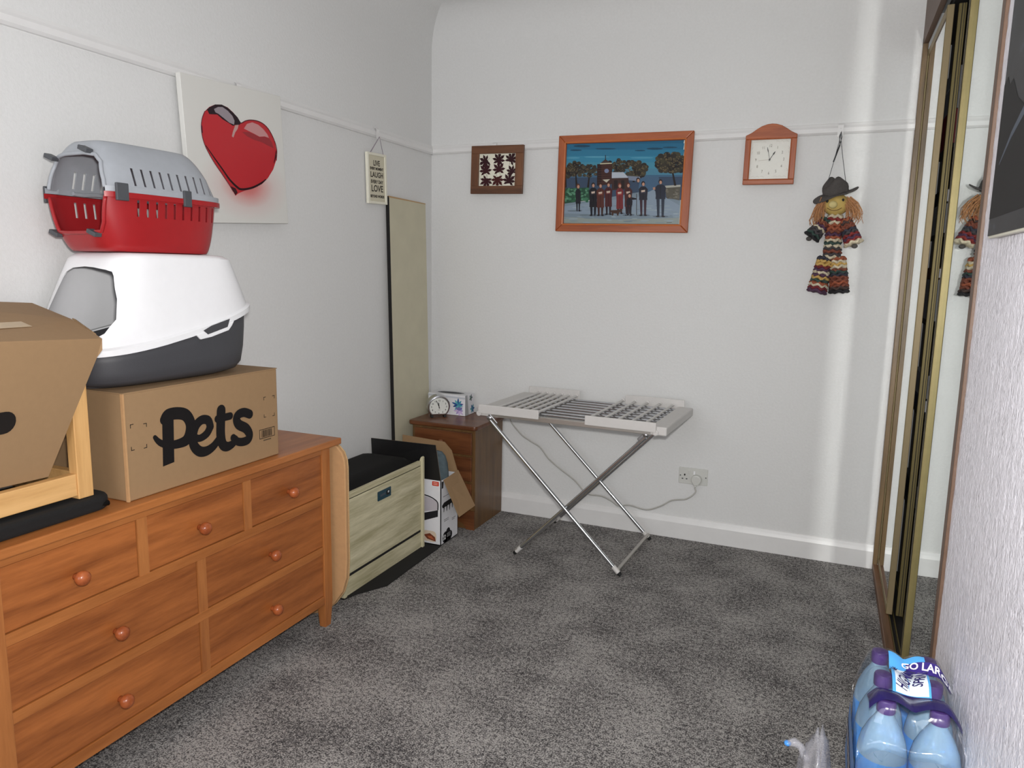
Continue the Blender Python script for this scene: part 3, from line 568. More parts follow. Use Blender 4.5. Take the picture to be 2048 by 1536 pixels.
# open printed carton behind the cabinet
oc = thing('open_appliance_carton', 'open white appliance carton with raised flaps between the shoe cabinet and bedside drawers', 'box', (0.24, -0.57, 0))
X0, X1, Y0, Y1, ZT = 0.074, 0.428, -0.662, -0.478, 0.342
plain('carton_white', (226, 226, 230), 0.5, var=0.02)
t_ = 0.004
m = MB(); m.box(X0, X1, Y0, Y0+t_, 0.0045, ZT); m.box(X0, X1, Y1-t_, Y1, 0.0045, ZT); m.box(X0, X0+t_, Y0, Y1, 0.0045, ZT); m.box(X1-t_, X1, Y0, Y1, 0.0045, ZT); m.box(X0, X1, Y0, Y1, 0.0045, 0.009)
m.build('body', 'carton_white', oc)
slab([(X1-0.003, Y0, ZT), (X1-0.028, Y0-0.008, ZT+0.182), (0.024, Y0-0.008, ZT+0.178), (0.024, Y0, ZT+0.06), (X0, Y0, ZT)], 0.004, (0, -1, 0)).build('front_flap', 'black_paint', oc)
slab([(X1-0.003, Y0+0.0045, ZT), (X1-0.028, Y0-0.0035, ZT+0.182), (0.024, Y0-0.0035, ZT+0.178), (X0, Y0+0.0045, ZT)], 0.001, (0, -1, 0)).build('flap_lining', 'card', oc)
slab([(X1, Y1, ZT), (X0+0.02, Y1, ZT), (X0+0.01, Y1+0.02, ZT+0.160), (X1-0.085, Y1+0.012, ZT+0.150), (X1-0.04, Y1+0.006, ZT+0.11)], 0.004, (0, 1, 0)).build('back_flap', 'card', oc)
slab([(X1, Y0+0.02, ZT), (X1, Y1, ZT+0.002), (X1+0.085, Y1+0.012, ZT-0.125), (X1+0.030, Y0+0.03, ZT-0.20)] if False else [(X1+0.001, Y0+0.022, ZT), (X1+0.001, Y1-0.006, ZT+0.012), (X1+0.088, Y1+0.020, ZT-0.175), (X1+0.074, Y0+0.052, ZT-0.192)], 0.004, (-0.8, 0, -0.5)).build('side_flap', 'card', oc)
F = FB(0, 0, Y0); m = MB()
m.flat(rrect(0.378, 0.416, 0.313, 0.336, 0.004), F, 0.0006, (206, 62, 40))
for v in (0.3265, 0.3185):
    for k in range(5): m.flat([(0.385+k*0.005, v), (0.3885+k*0.005, v), (0.3885+k*0.005, v+0.0045), (0.385+k*0.005, v+0.0045)], F, 0.0009, (236, 190, 176))
m.flat([(0.30, 0.255), (0.36, 0.250), (0.395, 0.238), (0.410, 0.224), (0.412, 0.190), (0.30, 0.165)], F, 0.0005, (188, 182, 188))
m.stroke([(0.30, 0.262), (0.355, 0.256), (0.392, 0.243), (0.410, 0.226), (0.411, 0.192)], 0.006, F, 0.0008, (24, 22, 26))
m.flat([(0.30, 0.155), (0.412, 0.190), (0.411, 0.155), (0.30, 0.112)], F, 0.0007, (34, 34, 38))
m.flat(rrect(0.325, 0.402, 0.018, 0.075, 0.02), F, 0.0005, (214, 196, 174)); m.flat([(0.33, 0.05), (0.365, 0.062), (0.395, 0.045), (0.40, 0.022), (0.35, 0.030)], F, 0.0007, (120, 62, 40)); m.flat([(0.35, 0.046), (0.375, 0.048), (0.392, 0.030), (0.36, 0.036)], F, 0.0009, (176, 96, 62))
m.build('printed_front', 'print', oc)
F = FL(0, 0, X1); m = MB(); K = (22, 20, 24)
m.flat([(-0.652, 0.210), (-0.63, 0.222), (-0.560, 0.224), (-0.500, 0.218), (-0.496, 0.196), (-0.55, 0.198), (-0.62, 0.196), (-0.645, 0.196)], F, 0.0006, K)
for i, u in enumerate((-0.635, -0.605, -0.575, -0.545, -0.515)): m.flat([(u, 0.202), (u+0.012, 0.202), (u+0.006, 0.172-0.004*i % 0.01), (u+0.001, 0.172)], F, 0.0006, K)
for u, v, ww in ((-0.64, 0.252, 0.07), (-0.63, 0.128, 0.05), (-0.63, 0.120, 0.05), (-0.545, 0.112, 0.04), (-0.545, 0.104, 0.03)): m.flat([(u, v), (u+ww, v), (u+ww, v+0.003), (u, v+0.003)], F, 0.0006, (110, 108, 112))
for cx, cy, r_ in ((-0.615, 0.035, 0.03), (-0.585, 0.055, 0.022), (-0.565, 0.032, 0.024), (-0.595, 0.025, 0.03)): m.flat([(cx+r_*math.cos(a*0.5236), max(0.006, cy+r_*math.sin(a*0.5236))) for a in range(12)], F, 0.0006, K)
m.text('32', 0.034, -0.626, 0.036, F, 0.001, (240, 240, 240), 0.9, bold=0.0008)
for v in (0.046, 0.038, 0.030): m.flat([(-0.60, v), (-0.56, v), (-0.56, v+0.004), (-0.60, v+0.004)], F, 0.001, (150, 150, 150))
m.flat([(-0.655, 0.300), (-0.640, 0.300), (-0.635, 0.335), (-0.655, 0.335)], F, 0.0006, K)
m.build('printed_side', 'print', oc)
gb = thing('grey_fabric_bundle', 'blue-grey fabric bundle stuffed in the open white carton', 'bundle', (0.3, -0.57, 0.012))
m = MB(); vs = []; rb = random.Random(4); nu, nv = 18, 12
for j in range(nv+1):
    ph = math.pi*j/nv
    for i in range(nu):
        th = 2*math.pi*i/nu; k = 1+0.05*math.sin(3*th+2*ph)+0.03*math.sin(7*th-3*ph)
        z_ = 0.240+0.225*math.cos(ph)*(1.0 if ph < 1.57 else 1.0)
        sx_ = abs(math.sin(ph))**0.6; vs.append((0.338+0.084*sx_*math.cos(th)*k, -0.570+0.078*sx_*math.sin(th)*k, z_+0.008*math.sin(5*th)))
m.add(vs, [(j*nu+i, (j+1)*nu+i, (j+1)*nu+(i+1) % nu, j*nu+(i+1) % nu) for j in range(nv) for i in range(nu)])
m.build('cloth', 'grey_fabric', gb, smooth=True)
m = MB(); m.tube([(0.25, -0.60, 0.40), (0.30, -0.632, 0.40), (0.36, -0.625, 0.375), (0.40, -0.59, 0.36)], 0.008, 8); m.build('folded_hem', 'grey_fabric', gb, smooth=True)

# tall board leaning in the corner
plain('board_cream', (198, 192, 168), 0.7, var=0.04, scale=8)
tb = thing('tall_cream_board', 'tall narrow cream board leaning upright in the corner on the left wall', 'board', (0.04, -0.29, 0))
m = MB(); c0 = [(0.060, -0.484, 0.0), (0.060, -0.108, 0.0), (0.022, -0.108, 1.742), (0.022, -0.480, 1.748)]
slab(c0, 0.016, (1, 0, 0.02)).build('panel', 'board_cream', tb)
slab([(0.0605, -0.488, 0.0), (0.0605, -0.484, 0.0), (0.0225, -0.480, 1.748), (0.0225, -0.485, 1.748)], 0.018, (1, 0, 0.02)).build('dark_edge', 'dark_void', tb)
m = MB(); slab([(0.0228+0.0, -0.484, 1.7425), (0.0228, -0.108, 1.739), (0.0226, -0.108, 1.744), (0.0226, -0.482, 1.7505)], 0.016, (1, 0, 0.02)).build('top_edge', 'card_edge', tb)

# bedside drawers
NS = thing('bedside_drawers', 'dark pine bedside chest of drawers in the back left corner', 'bedside table', (0.29, -0.2, 0))
MB().box(0.094, 0.476, -0.373, -0.020, 0.0, 0.548).build('body', 'dark_pine_v', NS, bevel=0.002)
MB().prism(rrect(0.078, 0.492, -0.398, -0.018, 0.022), lambda u, v, d: Vector((u, v, d)), 0.5485, 0.571).build('top', 'dark_pine', NS, bevel=0.006, seg=3)
for z0, z1 in ((0.412, 0.532), (0.268, 0.398), (0.124, 0.254)):
    d = MB().box(0.112, 0.458, -0.3835, -0.3735, z0, z1).build('drawer', 'dark_pine', NS, bevel=0.003)
    MB().lathe([(0.007, 0), (0.007, 0.008), (0.015, 0.014), (0.017, 0.022), (0.012, 0.029), (0.003, 0.031)], Matrix.Translation((0.285, -0.3835, (z0+z1)/2)) @ Matrix.Rotation(R(90), 4, 'X'), 16).build('knob', 'dark_pine', d, smooth=True)
m = MB(); m.prism([(0.094, 0.0), (0.14, 0.0), (0.16, 0.03), (0.20, 0.045), (0.37, 0.045), (0.41, 0.03), (0.43, 0.0), (0.476, 0.0), (0.476, 0.105), (0.094, 0.105)], lambda u, v, d: Vector((u, d, v)), -0.3735, -0.381); m.build('plinth', 'dark_pine', NS)
# alarm clock
AC = thing('alarm_clock', 'small silver alarm clock with a white dial on the bedside drawers', 'clock', (0.188, -0.255, 0.5715), (0, 0, R(40)))
Fc = lambda u, v, d: Vector((u, -d, v))
def dome(r_, zc, zb, n=28):
    a0 = math.asin(max(-1, min(1, (zb-zc)/r_))); a1 = math.pi-a0
    return [(r_*math.cos(a0+(a1-a0)*i/n), zc+r_*math.sin(a0+(a1-a0)*i/n)) for i in range(n+1)]
T = Matrix.Rotation(R(8), 4, 'X')
FT = lambda u, v, d: T @ Vector((u, -d, v))
MB().prism(dome(0.064, 0.064, 0.012), FT, -0.035, 0.010).build('case', 'chrome', AC, world=False, bevel=0.006, seg=3)
MB().prism(dome(0.0585, 0.0625, 0.018), FT, 0.0102, 0.0125).build('bezel', 'steel', AC, world=False, bevel=0.001)
m = MB(); m.flat(dome(0.053, 0.0625, 0.0235), FT, 0.0129, (226, 228, 222)); m.build('dial', 'print_gloss', AC, world=False)
m = MB()
for k in range(12):
    a = R(90-30*(k+1)); r_ = 0.042; v = 0.0635+r_*math.sin(a)*0.86; m.text(str(k+1), 0.0125, r_*math.cos(a), v, FT, 0.0132, (26, 28, 30), 0.95, bold=0.0003)
m.flat([(-0.007, 0.045), (0.007, 0.045), (0.007, 0.0475), (-0.007, 0.0475)], FT, 0.0132, (168, 160, 150)); m.build('numerals', 'print', AC, world=False)
for a, L, wd in ((R(114), 0.040, 0.0028), (R(99), 0.024, 0.0042)):
    m = MB(); m.stroke([(-0.008*math.cos(a), 0.0635-0.008*math.sin(a)), (L*math.cos(a), 0.0635+L*math.sin(a))], wd, FT, 0.0138, (16, 16, 18)); m.build('hand', 'print', AC, world=False)
for s in (-0.036, 0.036): MB().box(s-0.006, s+0.006, -0.012, 0.028, 0.0, 0.014).build('foot', 'rubber', AC, world=False)
# tissue box
TB = thing('tissue_box', 'white tissue box with a blue and violet flower print behind the alarm clock', 'tissue box', (0.20, -0.11, 0.5715), (0, 0, R(0)))
m = MB(); m.box(0.075, 0.310, -0.168, -0.052, 0.572, 0.688); m.build('carton', 'carton_white', TB, bevel=0.002)
F = FB(0.310, 0.572, -0.168); m = MB(); rb = random.Random(9)
def petal(m, F, cx, cy, a, L, wd, col, d):
    pts = [(cx+L*t*math.cos(a)-wd*math.sin(math.pi*t)*s*math.sin(a), cy+L*t*math.sin(a)+wd*math.sin(math.pi*t)*s*math.cos(a)) for s, ts in ((1, (0, .25, .5, .75, 1)), (-1, (.75, .5, .25))) for t in ts]
    m.flat(pts, F, d, col)
for k in range(10): petal(m, F, -0.045, 0.060, k*0.66+0.2, 0.030+0.012*rb.random(), 0.006, rb.choice([(52, 96, 150), (70, 150, 170), (60, 70, 140), (92, 176, 180), (40, 70, 130)]), 0.0006+k*0.00002)
for k in range(8): petal(m, F, -0.038, 0.028, k*0.8, 0.026+0.01*rb.random(), 0.006, rb.choice([(170, 150, 200), (200, 180, 215), (120, 110, 170)]), 0.0009+k*0.00002)
for k in range(7): petal(m, F, -0.16, 0.075, k*0.9, 0.035, 0.006, rb.choice([(190, 200, 206), (160, 190, 200), (205, 210, 215)]), 0.0006+k*0.00002)
m.flat([(-0.236, 0.10), (0, 0.095), (0, 0.104), (-0.236, 0.112)], F, 0.0005, (196, 200, 208)); m.build('printed_flower', 'print', TB)
F = FL(-0.052, 0.572, 0.310); m = MB()
for k in range(6): petal(m, F, -0.025, 0.03, k*1.05, 0.028, 0.007, rb.choice([(60, 90, 140), (80, 150, 160), (150, 160, 180)]), 0.0006+k*0.00002)
for k in range(5): petal(m, F, -0.045, 0.095, k*1.25, 0.022, 0.006, rb.choice([(90, 100, 106), (120, 140, 140), (80, 110, 90)]), 0.0006+k*0.00002)
m.flat([(-0.116, 0.0), (-0.07, 0.0), (-0.09, 0.116), (-0.116, 0.116)], F, 0.0004, (168, 170, 172)); m.build('printed_side', 'print', TB)
F = lambda u, v, d: Vector((0.19+u, -0.11+v, 0.688+d)); m = MB()
m.flat([(0.085*math.cos(a*0.2618), 0.032*math.sin(a*0.2618)) for a in range(24)], F, 0.0006, (120, 124, 128)); m.flat([(0.07*math.cos(a*0.2618), 0.02*math.sin(a*0.2618)) for a in range(24)], F, 0.0009, (60, 60, 64)); m.build('opening', 'print', TB)

# ---------------------------------------------------------------- heated airer
AR = thing('heated_clothes_airer', 'grey-white heated clothes airer on crossed chrome legs in front of the back wall', 'clothes airer', (1.07, -0.345, 0), (0, 0, R(-2.5)))
HT2 = 0.715; LX0, LX1, LY0, LY1 = -0.465, 0.470, -0.275, 0.265
# local: x along the airer, y depth
for x0, x1 in ((LX0, LX0+0.075), (LX1-0.075, LX1)): MB().box(x0, x1, LY0, LY1, HT2-0.034, HT2+0.006).build('end_panel', 'airer_plastic', AR, world=False, bevel=0.006)
for y0, y1 in ((LY0+0.005, LY0+0.024), (LY1-0.024, LY1-0.005)): MB().box(LX0+0.07, LX1-0.07, y0, y1, HT2-0.036, HT2-0.010).build('side_rail', 'airer_metal', AR, world=False, bevel=0.003)
nr = 8
for i in range(nr):
    y = LY0+0.045+(LY1-LY0-0.09)*i/(nr-1); MB().rod((LX0+0.06, y, HT2-0.006), (LX1-0.06, y, HT2-0.006), 0.0072, 10).build('heated_rod', 'chrome', AR, world=False, smooth='auto')
for xa, xb, nb in ((LX0+0.012, -0.135, 6), (0.095, LX1-0.045, 5)):
    wg = MB().box(xa, xb, LY0-0.012, LY0-0.001, HT2-0.020, HT2+0.024).build('wing_side_plate', 'airer_plastic', AR, world=False, bevel=0.003)
    MB().box(xa+0.02, xb, LY1+0.001, LY1+0.010, HT2-0.014, HT2+0.040).build('wing_side_plate', 'airer_plastic', AR, world=False, bevel=0.003)
    for i in range(nb):
        x = xa+0.085+(xb-xa-0.10)*i/(nb-1) if xa < 0 else xa+0.012+(xb-xa-0.07)*i/(nb-1)
        b = MB().rod((x, LY0-0.002, HT2+0.010), (x, LY1+0.002, HT2+0.010), 0.0065, 10).build('wing_bar', 'airer_plastic', AR, world=False, smooth='auto')
        MB().lathe([(0.010, 0), (0.010, 0.008), (0.006, 0.010)], Matrix.Translation((x, LY1+0.002, HT2+0.012)) @ Matrix.Rotation(R(90), 4, 'X'), 12).build('bar_end_cap', 'airer_plastic', b, world=False)
FL1 = {-1: (0.262, -0.258), 1: (0.262, 0.250)}
for s, y in ((-1, -0.262), (1, 0.252)):
    for (xt, xb, k) in ((-0.395, 0.275, 0), (0.375, -0.243, 1)):
        yy = y+(0.004 if k else -0.010)*1.0
        lg = MB().tube([(xt, yy, HT2-0.05), (xb, yy, 0.022)], 0.0092, 12).build('leg', 'chrome', AR, world=False, smooth='auto')
        dv = (Vector((xb, yy, 0.022))-Vector((xt, yy, HT2-0.05))).normalized(); e_ = Vector((xb, yy, 0.022))
        MB().tube([e_-dv*0.03, e_+dv*0.006], 0.0115, 12).build('foot', 'airer_plastic', lg, world=False, smooth='auto')
        MB().tube([e_+dv*0.006, e_+dv*0.022], 0.0112, 12, 0.009).build('foot_tip', 'rubber', lg, world=False, smooth='auto')
        mm = MB(); mm.box(-0.014, 0.014, -0.004, 0.004, -0.045, 0.016, Matrix.Translation((xt, yy, HT2-0.040)) @ Matrix.Rotation(math.atan2(-(xb-xt), -(0.022-HT2)) if False else (-0.8 if k == 0 else 0.75)*1.0, 4, 'Y')); mm.build('hinge_plate', 'steel', lg, world=False, bevel=0.003)
        mm = MB(); mm.lathe([(0.011, 0), (0.012, 0.004), (0.007, 0.009), (0.002, 0.010)], Matrix.Translation((xt, yy-0.003, HT2-0.040)) @ Matrix.Rotation(R(90), 4, 'X'), 14); mm.build('pivot_bolt', 'steel', lg, world=False, smooth='auto')
for xb in (0.275, -0.243): MB().rod((xb, -0.268, 0.030), (xb, 0.250, 0.030), 0.0085, 12).build('cross_bar', 'airer_metal', AR, world=False, smooth='auto')
for x in (LX0+0.012, LX1-0.048): MB().lathe([(0.013, 0), (0.013, 0.006), (0.009, 0.008)], Matrix.Translation((x, LY0-0.001, HT2-0.022)) @ Matrix.Rotation(R(90), 4, 'X'), 16).build('side_button', 'airer_plastic', AR, world=False)
cab = [Vector(q) for q in D['cable']]
cab = [Vector((0.66, -0.16, 0.672)), Vector((0.668, -0.10, 0.655))]+cab
def smooth_path(P, n=5):
    out = []
    for i in range(len(P)-1):
        p0, p1, p2, p3 = P[max(i-1, 0)], P[i], P[i+1], P[min(i+2, len(P)-1)]
        for k in range(n):
            t = k/n; out.append(0.5*((2*p1)+(p2-p0)*t+(2*p0-5*p1+4*p2-p3)*t*t+(3*p1-p0-3*p2+p3)*t**3))
    return out+[P[-1]]
cab[-1] = Vector((1.572, -0.045, 0.296)); cab[-2].y = -0.05
cb_ = MB().tube(smooth_path(cab), 0.0038, 8).build('power_cable', 'cable_white', AR, smooth=True)
m = MB(); F = FB(1.575, 0.333, -0.0105); m.prism([(0.026*math.cos(R(a)), 0.026*math.sin(R(a))) for a in range(-50, 231, 14)]+[(-0.014, -0.030), (0.014, -0.030)], F, 0, 0.030); m.build('plug', 'socket_plastic', cb_, bevel=0.006, seg=3)
m = MB().tube([(1.573, -0.028, 0.308), (1.572, -0.036, 0.296)], 0.006, 10); m.build('cable_boot', 'socket_plastic', cb_)
# wall socket
SO = thing('double_wall_socket', 'double white plastic power socket low on the back wall', 'socket', (1.555, 0, 0.344))
MB().prism(rrect(1.4815, 1.6285, 0.301, 0.387, 0.003), lambda u, v, d: Vector((u, -d, v)), 0.0005, 0.0095).build('plate', 'socket_plastic', SO, bevel=0.003)
for x, on in ((1.535, 0), (1.561, 1)):
    s = MB().box(x-0.006, x+0.006, -0.0105, -0.009, 0.353, 0.375).build('switch_surround', 'socket_plastic', SO)
    MB().box(x-0.0045, x+0.0045, -0.0135, -0.0105, 0.355, 0.373, Matrix.Identity(4)).build('rocker', 'white_plastic' if on else 'socket_plastic', s, bevel=0.001)
for u, v, a, b_ in ((1.512, 0.349, 0.0035, 0.005), (1.5015, 0.328, 0.0042, 0.0028), (1.5225, 0.328, 0.0042, 0.0028), (1.490, 0.344, 0.003, 0.003), (1.620, 0.344, 0.003, 0.003)):
    MB().prism(rrect(u-a, u+a, v-b_, v+b_, min(a, b_)*0.5, 3), lambda u_, v_, d: Vector((u_, -d, v_)), 0.0092, 0.0102).build('pin_slot' if u < 1.6 and abs(u-1.49) > 0.001 else 'screw', 'dark_void' if u == 1.512 else 'clip_grey', SO)
# ---------------------------------------------------------------- pictures on the left wall
HC = thing('heart_canvas', 'white canvas print of a glossy red heart hung on the left wall', 'picture', (0.024, -1.533, 1.80))
TH = Matrix.Translation((0, -1.549, 1.795)) @ Matrix.Rotation(R(3.2), 4, 'X')
m, nt, b = newmat('canvas_print')
tc = N(nt, 'ShaderNodeTexCoord'); mp = N(nt, 'ShaderNodeMapping'); mp.inputs['Location'].default_value = (0, -0.02, 0.190); mp.inputs['Scale'].default_value = (0, 1.0, 1.7)
nt.links.new(tc.outputs['Object'], mp.inputs['Vector'])
ln = N(nt, 'ShaderNodeVectorMath', operation='LENGTH'); nt.links.new(mp.outputs[0], ln.inputs[0])
nz = noise(nt, tc.outputs['Object'], 30); ad = N(nt, 'ShaderNodeMath', operation='MULTIPLY_ADD'); nt.links.new(nz, ad.inputs[0]); ad.inputs[1].default_value = 0.015; nt.links.new(ln.outputs['Value'], ad.inputs[2])
nt.links.new(ramp(nt, ad.outputs[0], [(0.0, lin((196, 84, 84))), (0.06, lin((206, 128, 124))), (0.15, lin((214, 200, 196))), (0.24, lin((216, 215, 210)))]), b.inputs['Base Color'])
b.inputs['Roughness'].default_value = 0.6; MATS['canvas_print'] = m
MB().box(0.024, 0.045, -0.252, 0.252, -0.250, 0.250, TH).build('canvas', 'canvas_print', HC, bevel=0.002)
F = FL(-1.533, 1.80, 0.045); m = MB()
m.flat(D['heart'], F, 0.0004, (186, 46, 52)); m.flat(D['h_shade'], F, 0.0007, (150, 46, 52)); m.flat(D['h_dark'], F, 0.0010, (36, 18, 26))
m.flat(D['h_hl'], F, 0.0013, (150, 140, 146)); m.flat(D['h_hl2'], F, 0.0013, (196, 140, 140)); m.flat(D['h_drip'], F, 0.0014, (190, 150, 146))
m.stroke(D['h_stripe'], [0.003, 0.005, 0.0065, 0.008, 0.009, 0.008, 0.0075, 0.0075, 0.004], F, 0.0012, (42, 16, 22)); m.stroke(D['h_edge'], [0.003, 0.007, 0.003], F, 0.0012, (50, 20, 26)); m.stroke(D['h_edge2'], [0.003, 0.004], F, 0.0012, (60, 20, 40)); m.flat(D['h_tip'], F, 0.0011, (60, 18, 24))
hp = D['heart']; m.stroke(hp[-10:]+hp[:1], 0.0035, F, 0.00145, (84, 22, 32)); m.stroke(hp[7:17], 0.003, F, 0.00145, (96, 22, 40))
m.build('heart_print', 'print_gloss', HC)
def hook(loc, axis, lab):
    t = thing('picture_hook', lab, 'hook', loc, group='white picture rail hooks'); x, y, z = loc
    S = (lambda a, b_, c: (x+a, y+b_, z+c)) if axis == 'x' else (lambda a, b_, c: (x+b_, y-a, z+c))
    mm = MB(); w_ = 0.012; prof = [(0.0, -0.002), (0.0, 0.003), (0.016, 0.003), (0.0235, -0.004), (0.0235, -0.05), (0.030, -0.055), (0.032, -0.046)]
    vs = [S(a, s*w_, c) for a, c in prof for s in (-1, 1)]; mm.add(vs, [(2*i, 2*i+1, 2*i+3, 2*i+2) for i in range(len(prof)-1)])
    mm.build('strip', 'gloss_white', t, solid=0.0015); mm = MB(); mm.lathe([(0.003, 0), (0.003, 0.002), (0.001, 0.003)], along(S(0.024, 0, -0.02), S(0.03, 0, -0.02)), 8); mm.build('rivet', 'gloss_white', t)
hook((0.0, -1.515, 2.063), 'x', 'picture rail hook above the red heart canvas')
hook((0.0, -0.580, 2.063), 'x', 'picture rail hook above the small word sign')
hook((0.402, 0.0, 2.063), 'y', 'picture rail hook above the maple leaf frame')
hook((2.122, 0.0, 2.063), 'y', 'picture rail hook holding the scarecrow doll cord')
# word sign
LS = thing('word_sign', 'small cream wooden sign with printed words hanging from a ribbon by the corner', 'sign', (0.014, -0.577, 1.826))
TS = Matrix.Translation((0, -0.580, 1.823)) @ Matrix.Rotation(R(2.0), 4, 'X')
plain('sign_cream', (206, 200, 178), 0.6, var=0.03); plain('sign_rim', (232, 229, 212), 0.5, var=0.02)
MB().box(0.006, 0.016, -0.080, 0.080, -0.119, 0.119, TS).build('panel', 'sign_cream', LS)
for y0, y1, z0, z1 in ((-0.084, -0.070, -0.122, 0.122), (0.070, 0.084, -0.122, 0.122), (-0.070, 0.070, -0.122, -0.110), (-0.070, 0.070, 0.110, 0.122)): MB().box(0.006, 0.021, y0, y1, z0, z1, TS).build('frame_strip', 'sign_rim', LS, bevel=0.0015)
F = lambda u, v, d: TS @ Vector((0.016+d, u, v)); m = MB(); K = (58, 54, 48)
for txt, sz, v, wd in (('LIVE', 0.036, 0.073, 0.078), ('EVERY MOMENT', 0.017, 0.047, 0.118), ('LAUGH', 0.036, 0.017, 0.105), ('EVERY DAY', 0.022, -0.016, 0.118), ('LOVE', 0.044, -0.049, 0.108), ('BEYOND WORDS', 0.017, -0.086, 0.114)):
    n_ = 0.62*sz*len(txt); m.text(txt, sz, 0, v, F, 0.0006, K, wd/n_, bold=0.0009)
m.build('printed_words', 'print', LS)
plain('ribbon', (150, 140, 150), 0.7)
for a, b_, wd in (((0.018, -0.636, 1.944), (0.034, -0.580, 2.024), 0.008), ((0.018, -0.524, 1.946), (0.034, -0.580, 2.024), 0.005)):
    A, B = Vector(a), Vector(b_); mm = MB(); o_ = Vector((0, wd/2, 0)); mm.add([A-o_, A+o_, B+o_*0.6, B-o_*0.6], [(0, 1, 2, 3)]); mm.build('ribbon', 'ribbon', LS, solid=0.001)

# ---------------------------------------------------------------- pictures on the back wall
LF = thing('leaf_frame', 'square dark wood frame of nine pressed maple leaves on the back wall', 'picture', (0.424, -0.022, 1.923))
TL_ = Matrix.Translation((0.4235, -0.022, 1.922)) @ Matrix.Rotation(R(1.2), 4, 'Y')
FP = lambda u, v, d: TL_ @ Vector((u, -d, v))
for a, b_, c_, d_, mt in ((-0.154, 0.154, 0.085, 0.127, 'frame_dark'), (-0.154, 0.154, -0.127, -0.085, 'frame_dark'), (-0.154, -0.109, -0.085, 0.085, 'frame_dark_v'), (0.109, 0.154, -0.085, 0.085, 'frame_dark_v')):
    MB().prism([(a, c_), (b_, c_), (b_, d_), (a, d_)], FP, 0, 0.018).build('frame_side', mt, LF, bevel=0.0015)
MB().prism([(-0.11, -0.086), (0.11, -0.086), (0.11, 0.086), (-0.11, 0.086)], FP, 0.002, 0.006).build('backing', 'sign_rim', LF)
rb = random.Random(11)
lc = [(-0.070, 0.046), (0.006, 0.050), (0.078, 0.052), (-0.070, -0.006), (0.010, 0.0), (0.088, -0.012), (-0.062, -0.056), (0.004, -0.050), (0.072, -0.060)]
la = [200, 80, 60, 95, 95, 120, 250, 270, 80]
for i, (u, v) in enumerate(lc):
    pts = []; a0 = R(la[i]); Rl = 0.049 if i not in (5,) else 0.040
    for j in range(7):
        aj = a0+R(-126+42*j); L = Rl*(1.0-0.10*abs(j-3)); wv = R(17)
        pts += [(u+L*0.36*math.cos(aj-R(21)), v+L*0.36*math.sin(aj-R(21))), (u+L*0.66*math.cos(aj-wv), v+L*0.66*math.sin(aj-wv)), (u+L*math.cos(aj), v+L*math.sin(aj)), (u+L*0.66*math.cos(aj+wv), v+L*0.66*math.sin(aj+wv))]
    pts.append((u+Rl*0.36*math.cos(a0+R(147)), v+Rl*0.36*math.sin(a0+R(147)))); pts.append((u-Rl*0.25*math.cos(a0), v-Rl*0.25*math.sin(a0)))
    pts = [(max(-0.108, min(0.108, p)), max(-0.084, min(0.084, q))) for p, q in pts]
    mm = MB(); col = rb.choice([(70, 26, 26), (58, 22, 28), (84, 34, 28), (50, 20, 26)]); n_ = len(pts)
    mm.add([FP(u, v, 0.0068+0.0004*i)]+[FP(p, q, 0.0068+0.0004*i) for p, q in pts], [(0, k+1, (k+1) % n_+1) for k in range(n_)], col)
    mm.stroke([(u-Rl*0.2*math.cos(a0), v-Rl*0.2*math.sin(a0)), (u-Rl*0.6*math.cos(a0+0.3), v-Rl*0.6*math.sin(a0+0.3))] if abs(v-Rl*0.6*math.sin(a0+0.3)) < 0.08 and abs(u-Rl*0.6*math.cos(a0+0.3)) < 0.104 else [(u, v), (u+0.001, v)], 0.0012, FP, 0.0068+0.0004*i, col)
    mm.build('leaf', 'print', LF)
for o in list(LF.children):
    pass
PT = thing('framed_painting', 'large painting of people gathered before a church in an orange wood frame', 'picture', (1.120, -0.022, 1.832))
TP = Matrix.Translation((1.1215, -0.0225, 1.831)) @ Matrix.Rotation(R(0.9), 4, 'Y')
FQ = lambda u, v, d: TP @ Vector((u, -d, v))
ow, oh, iw, ih = 0.347, 0.243, 0.304, 0.201
for poly, mt in (([(-ow, oh), (-iw, ih), (iw, ih), (ow, oh)], 'frame_orange'), ([(-ow, -oh), (ow, -oh), (iw, -ih), (-iw, -ih)], 'frame_orange'), ([(-ow, -oh), (-iw, -ih), (-iw, ih), (-ow, oh)], 'frame_orange_v'), ([(ow, oh), (iw, ih), (iw, -ih), (ow, -oh)], 'frame_orange_v')):
    s = MB().prism(poly, FQ, 0, 0.020).build('frame_side', mt, PT, bevel=0.004, seg=3)
plain('frame_bead', (196, 112, 60), 0.3)
m = MB(); i2, j2 = iw+0.006, ih+0.006
for p0, p1 in (((-i2, j2), (i2, j2)), ((i2, j2), (i2, -j2)), ((i2, -j2), (-i2, -j2)), ((-i2, -j2), (-i2, j2))): m.rod(FQ(p0[0], p0[1], 0.020), FQ(p1[0], p1[1], 0.020), 0.0035, 8)
m.build('inner_bead', 'frame_bead', PT)
pm = D['p_map']
def P7(q):
    s, t = q[0]/2048, q[1]/1422
    a, b_, c_, d_ = pm
    u = (a[0]*(1-t)+b_[0]*t)*(1-s)+(c_[0]*(1-t)+d_[0]*t)*s; v = (a[1]*(1-t)+b_[1]*t)*(1-s)+(c_[1]*(1-t)+d_[1]*t)*s
    u, v = u*1.035-0.0035, v*1.02+0.001; ca, sa = math.cos(R(0.9)), math.sin(R(0.9)); u, v = u*ca-v*sa, u*sa+v*ca
    return (max(-iw, min(iw, u)), max(-ih, min(ih, v)))
PAINT = MB(); layer = [0]
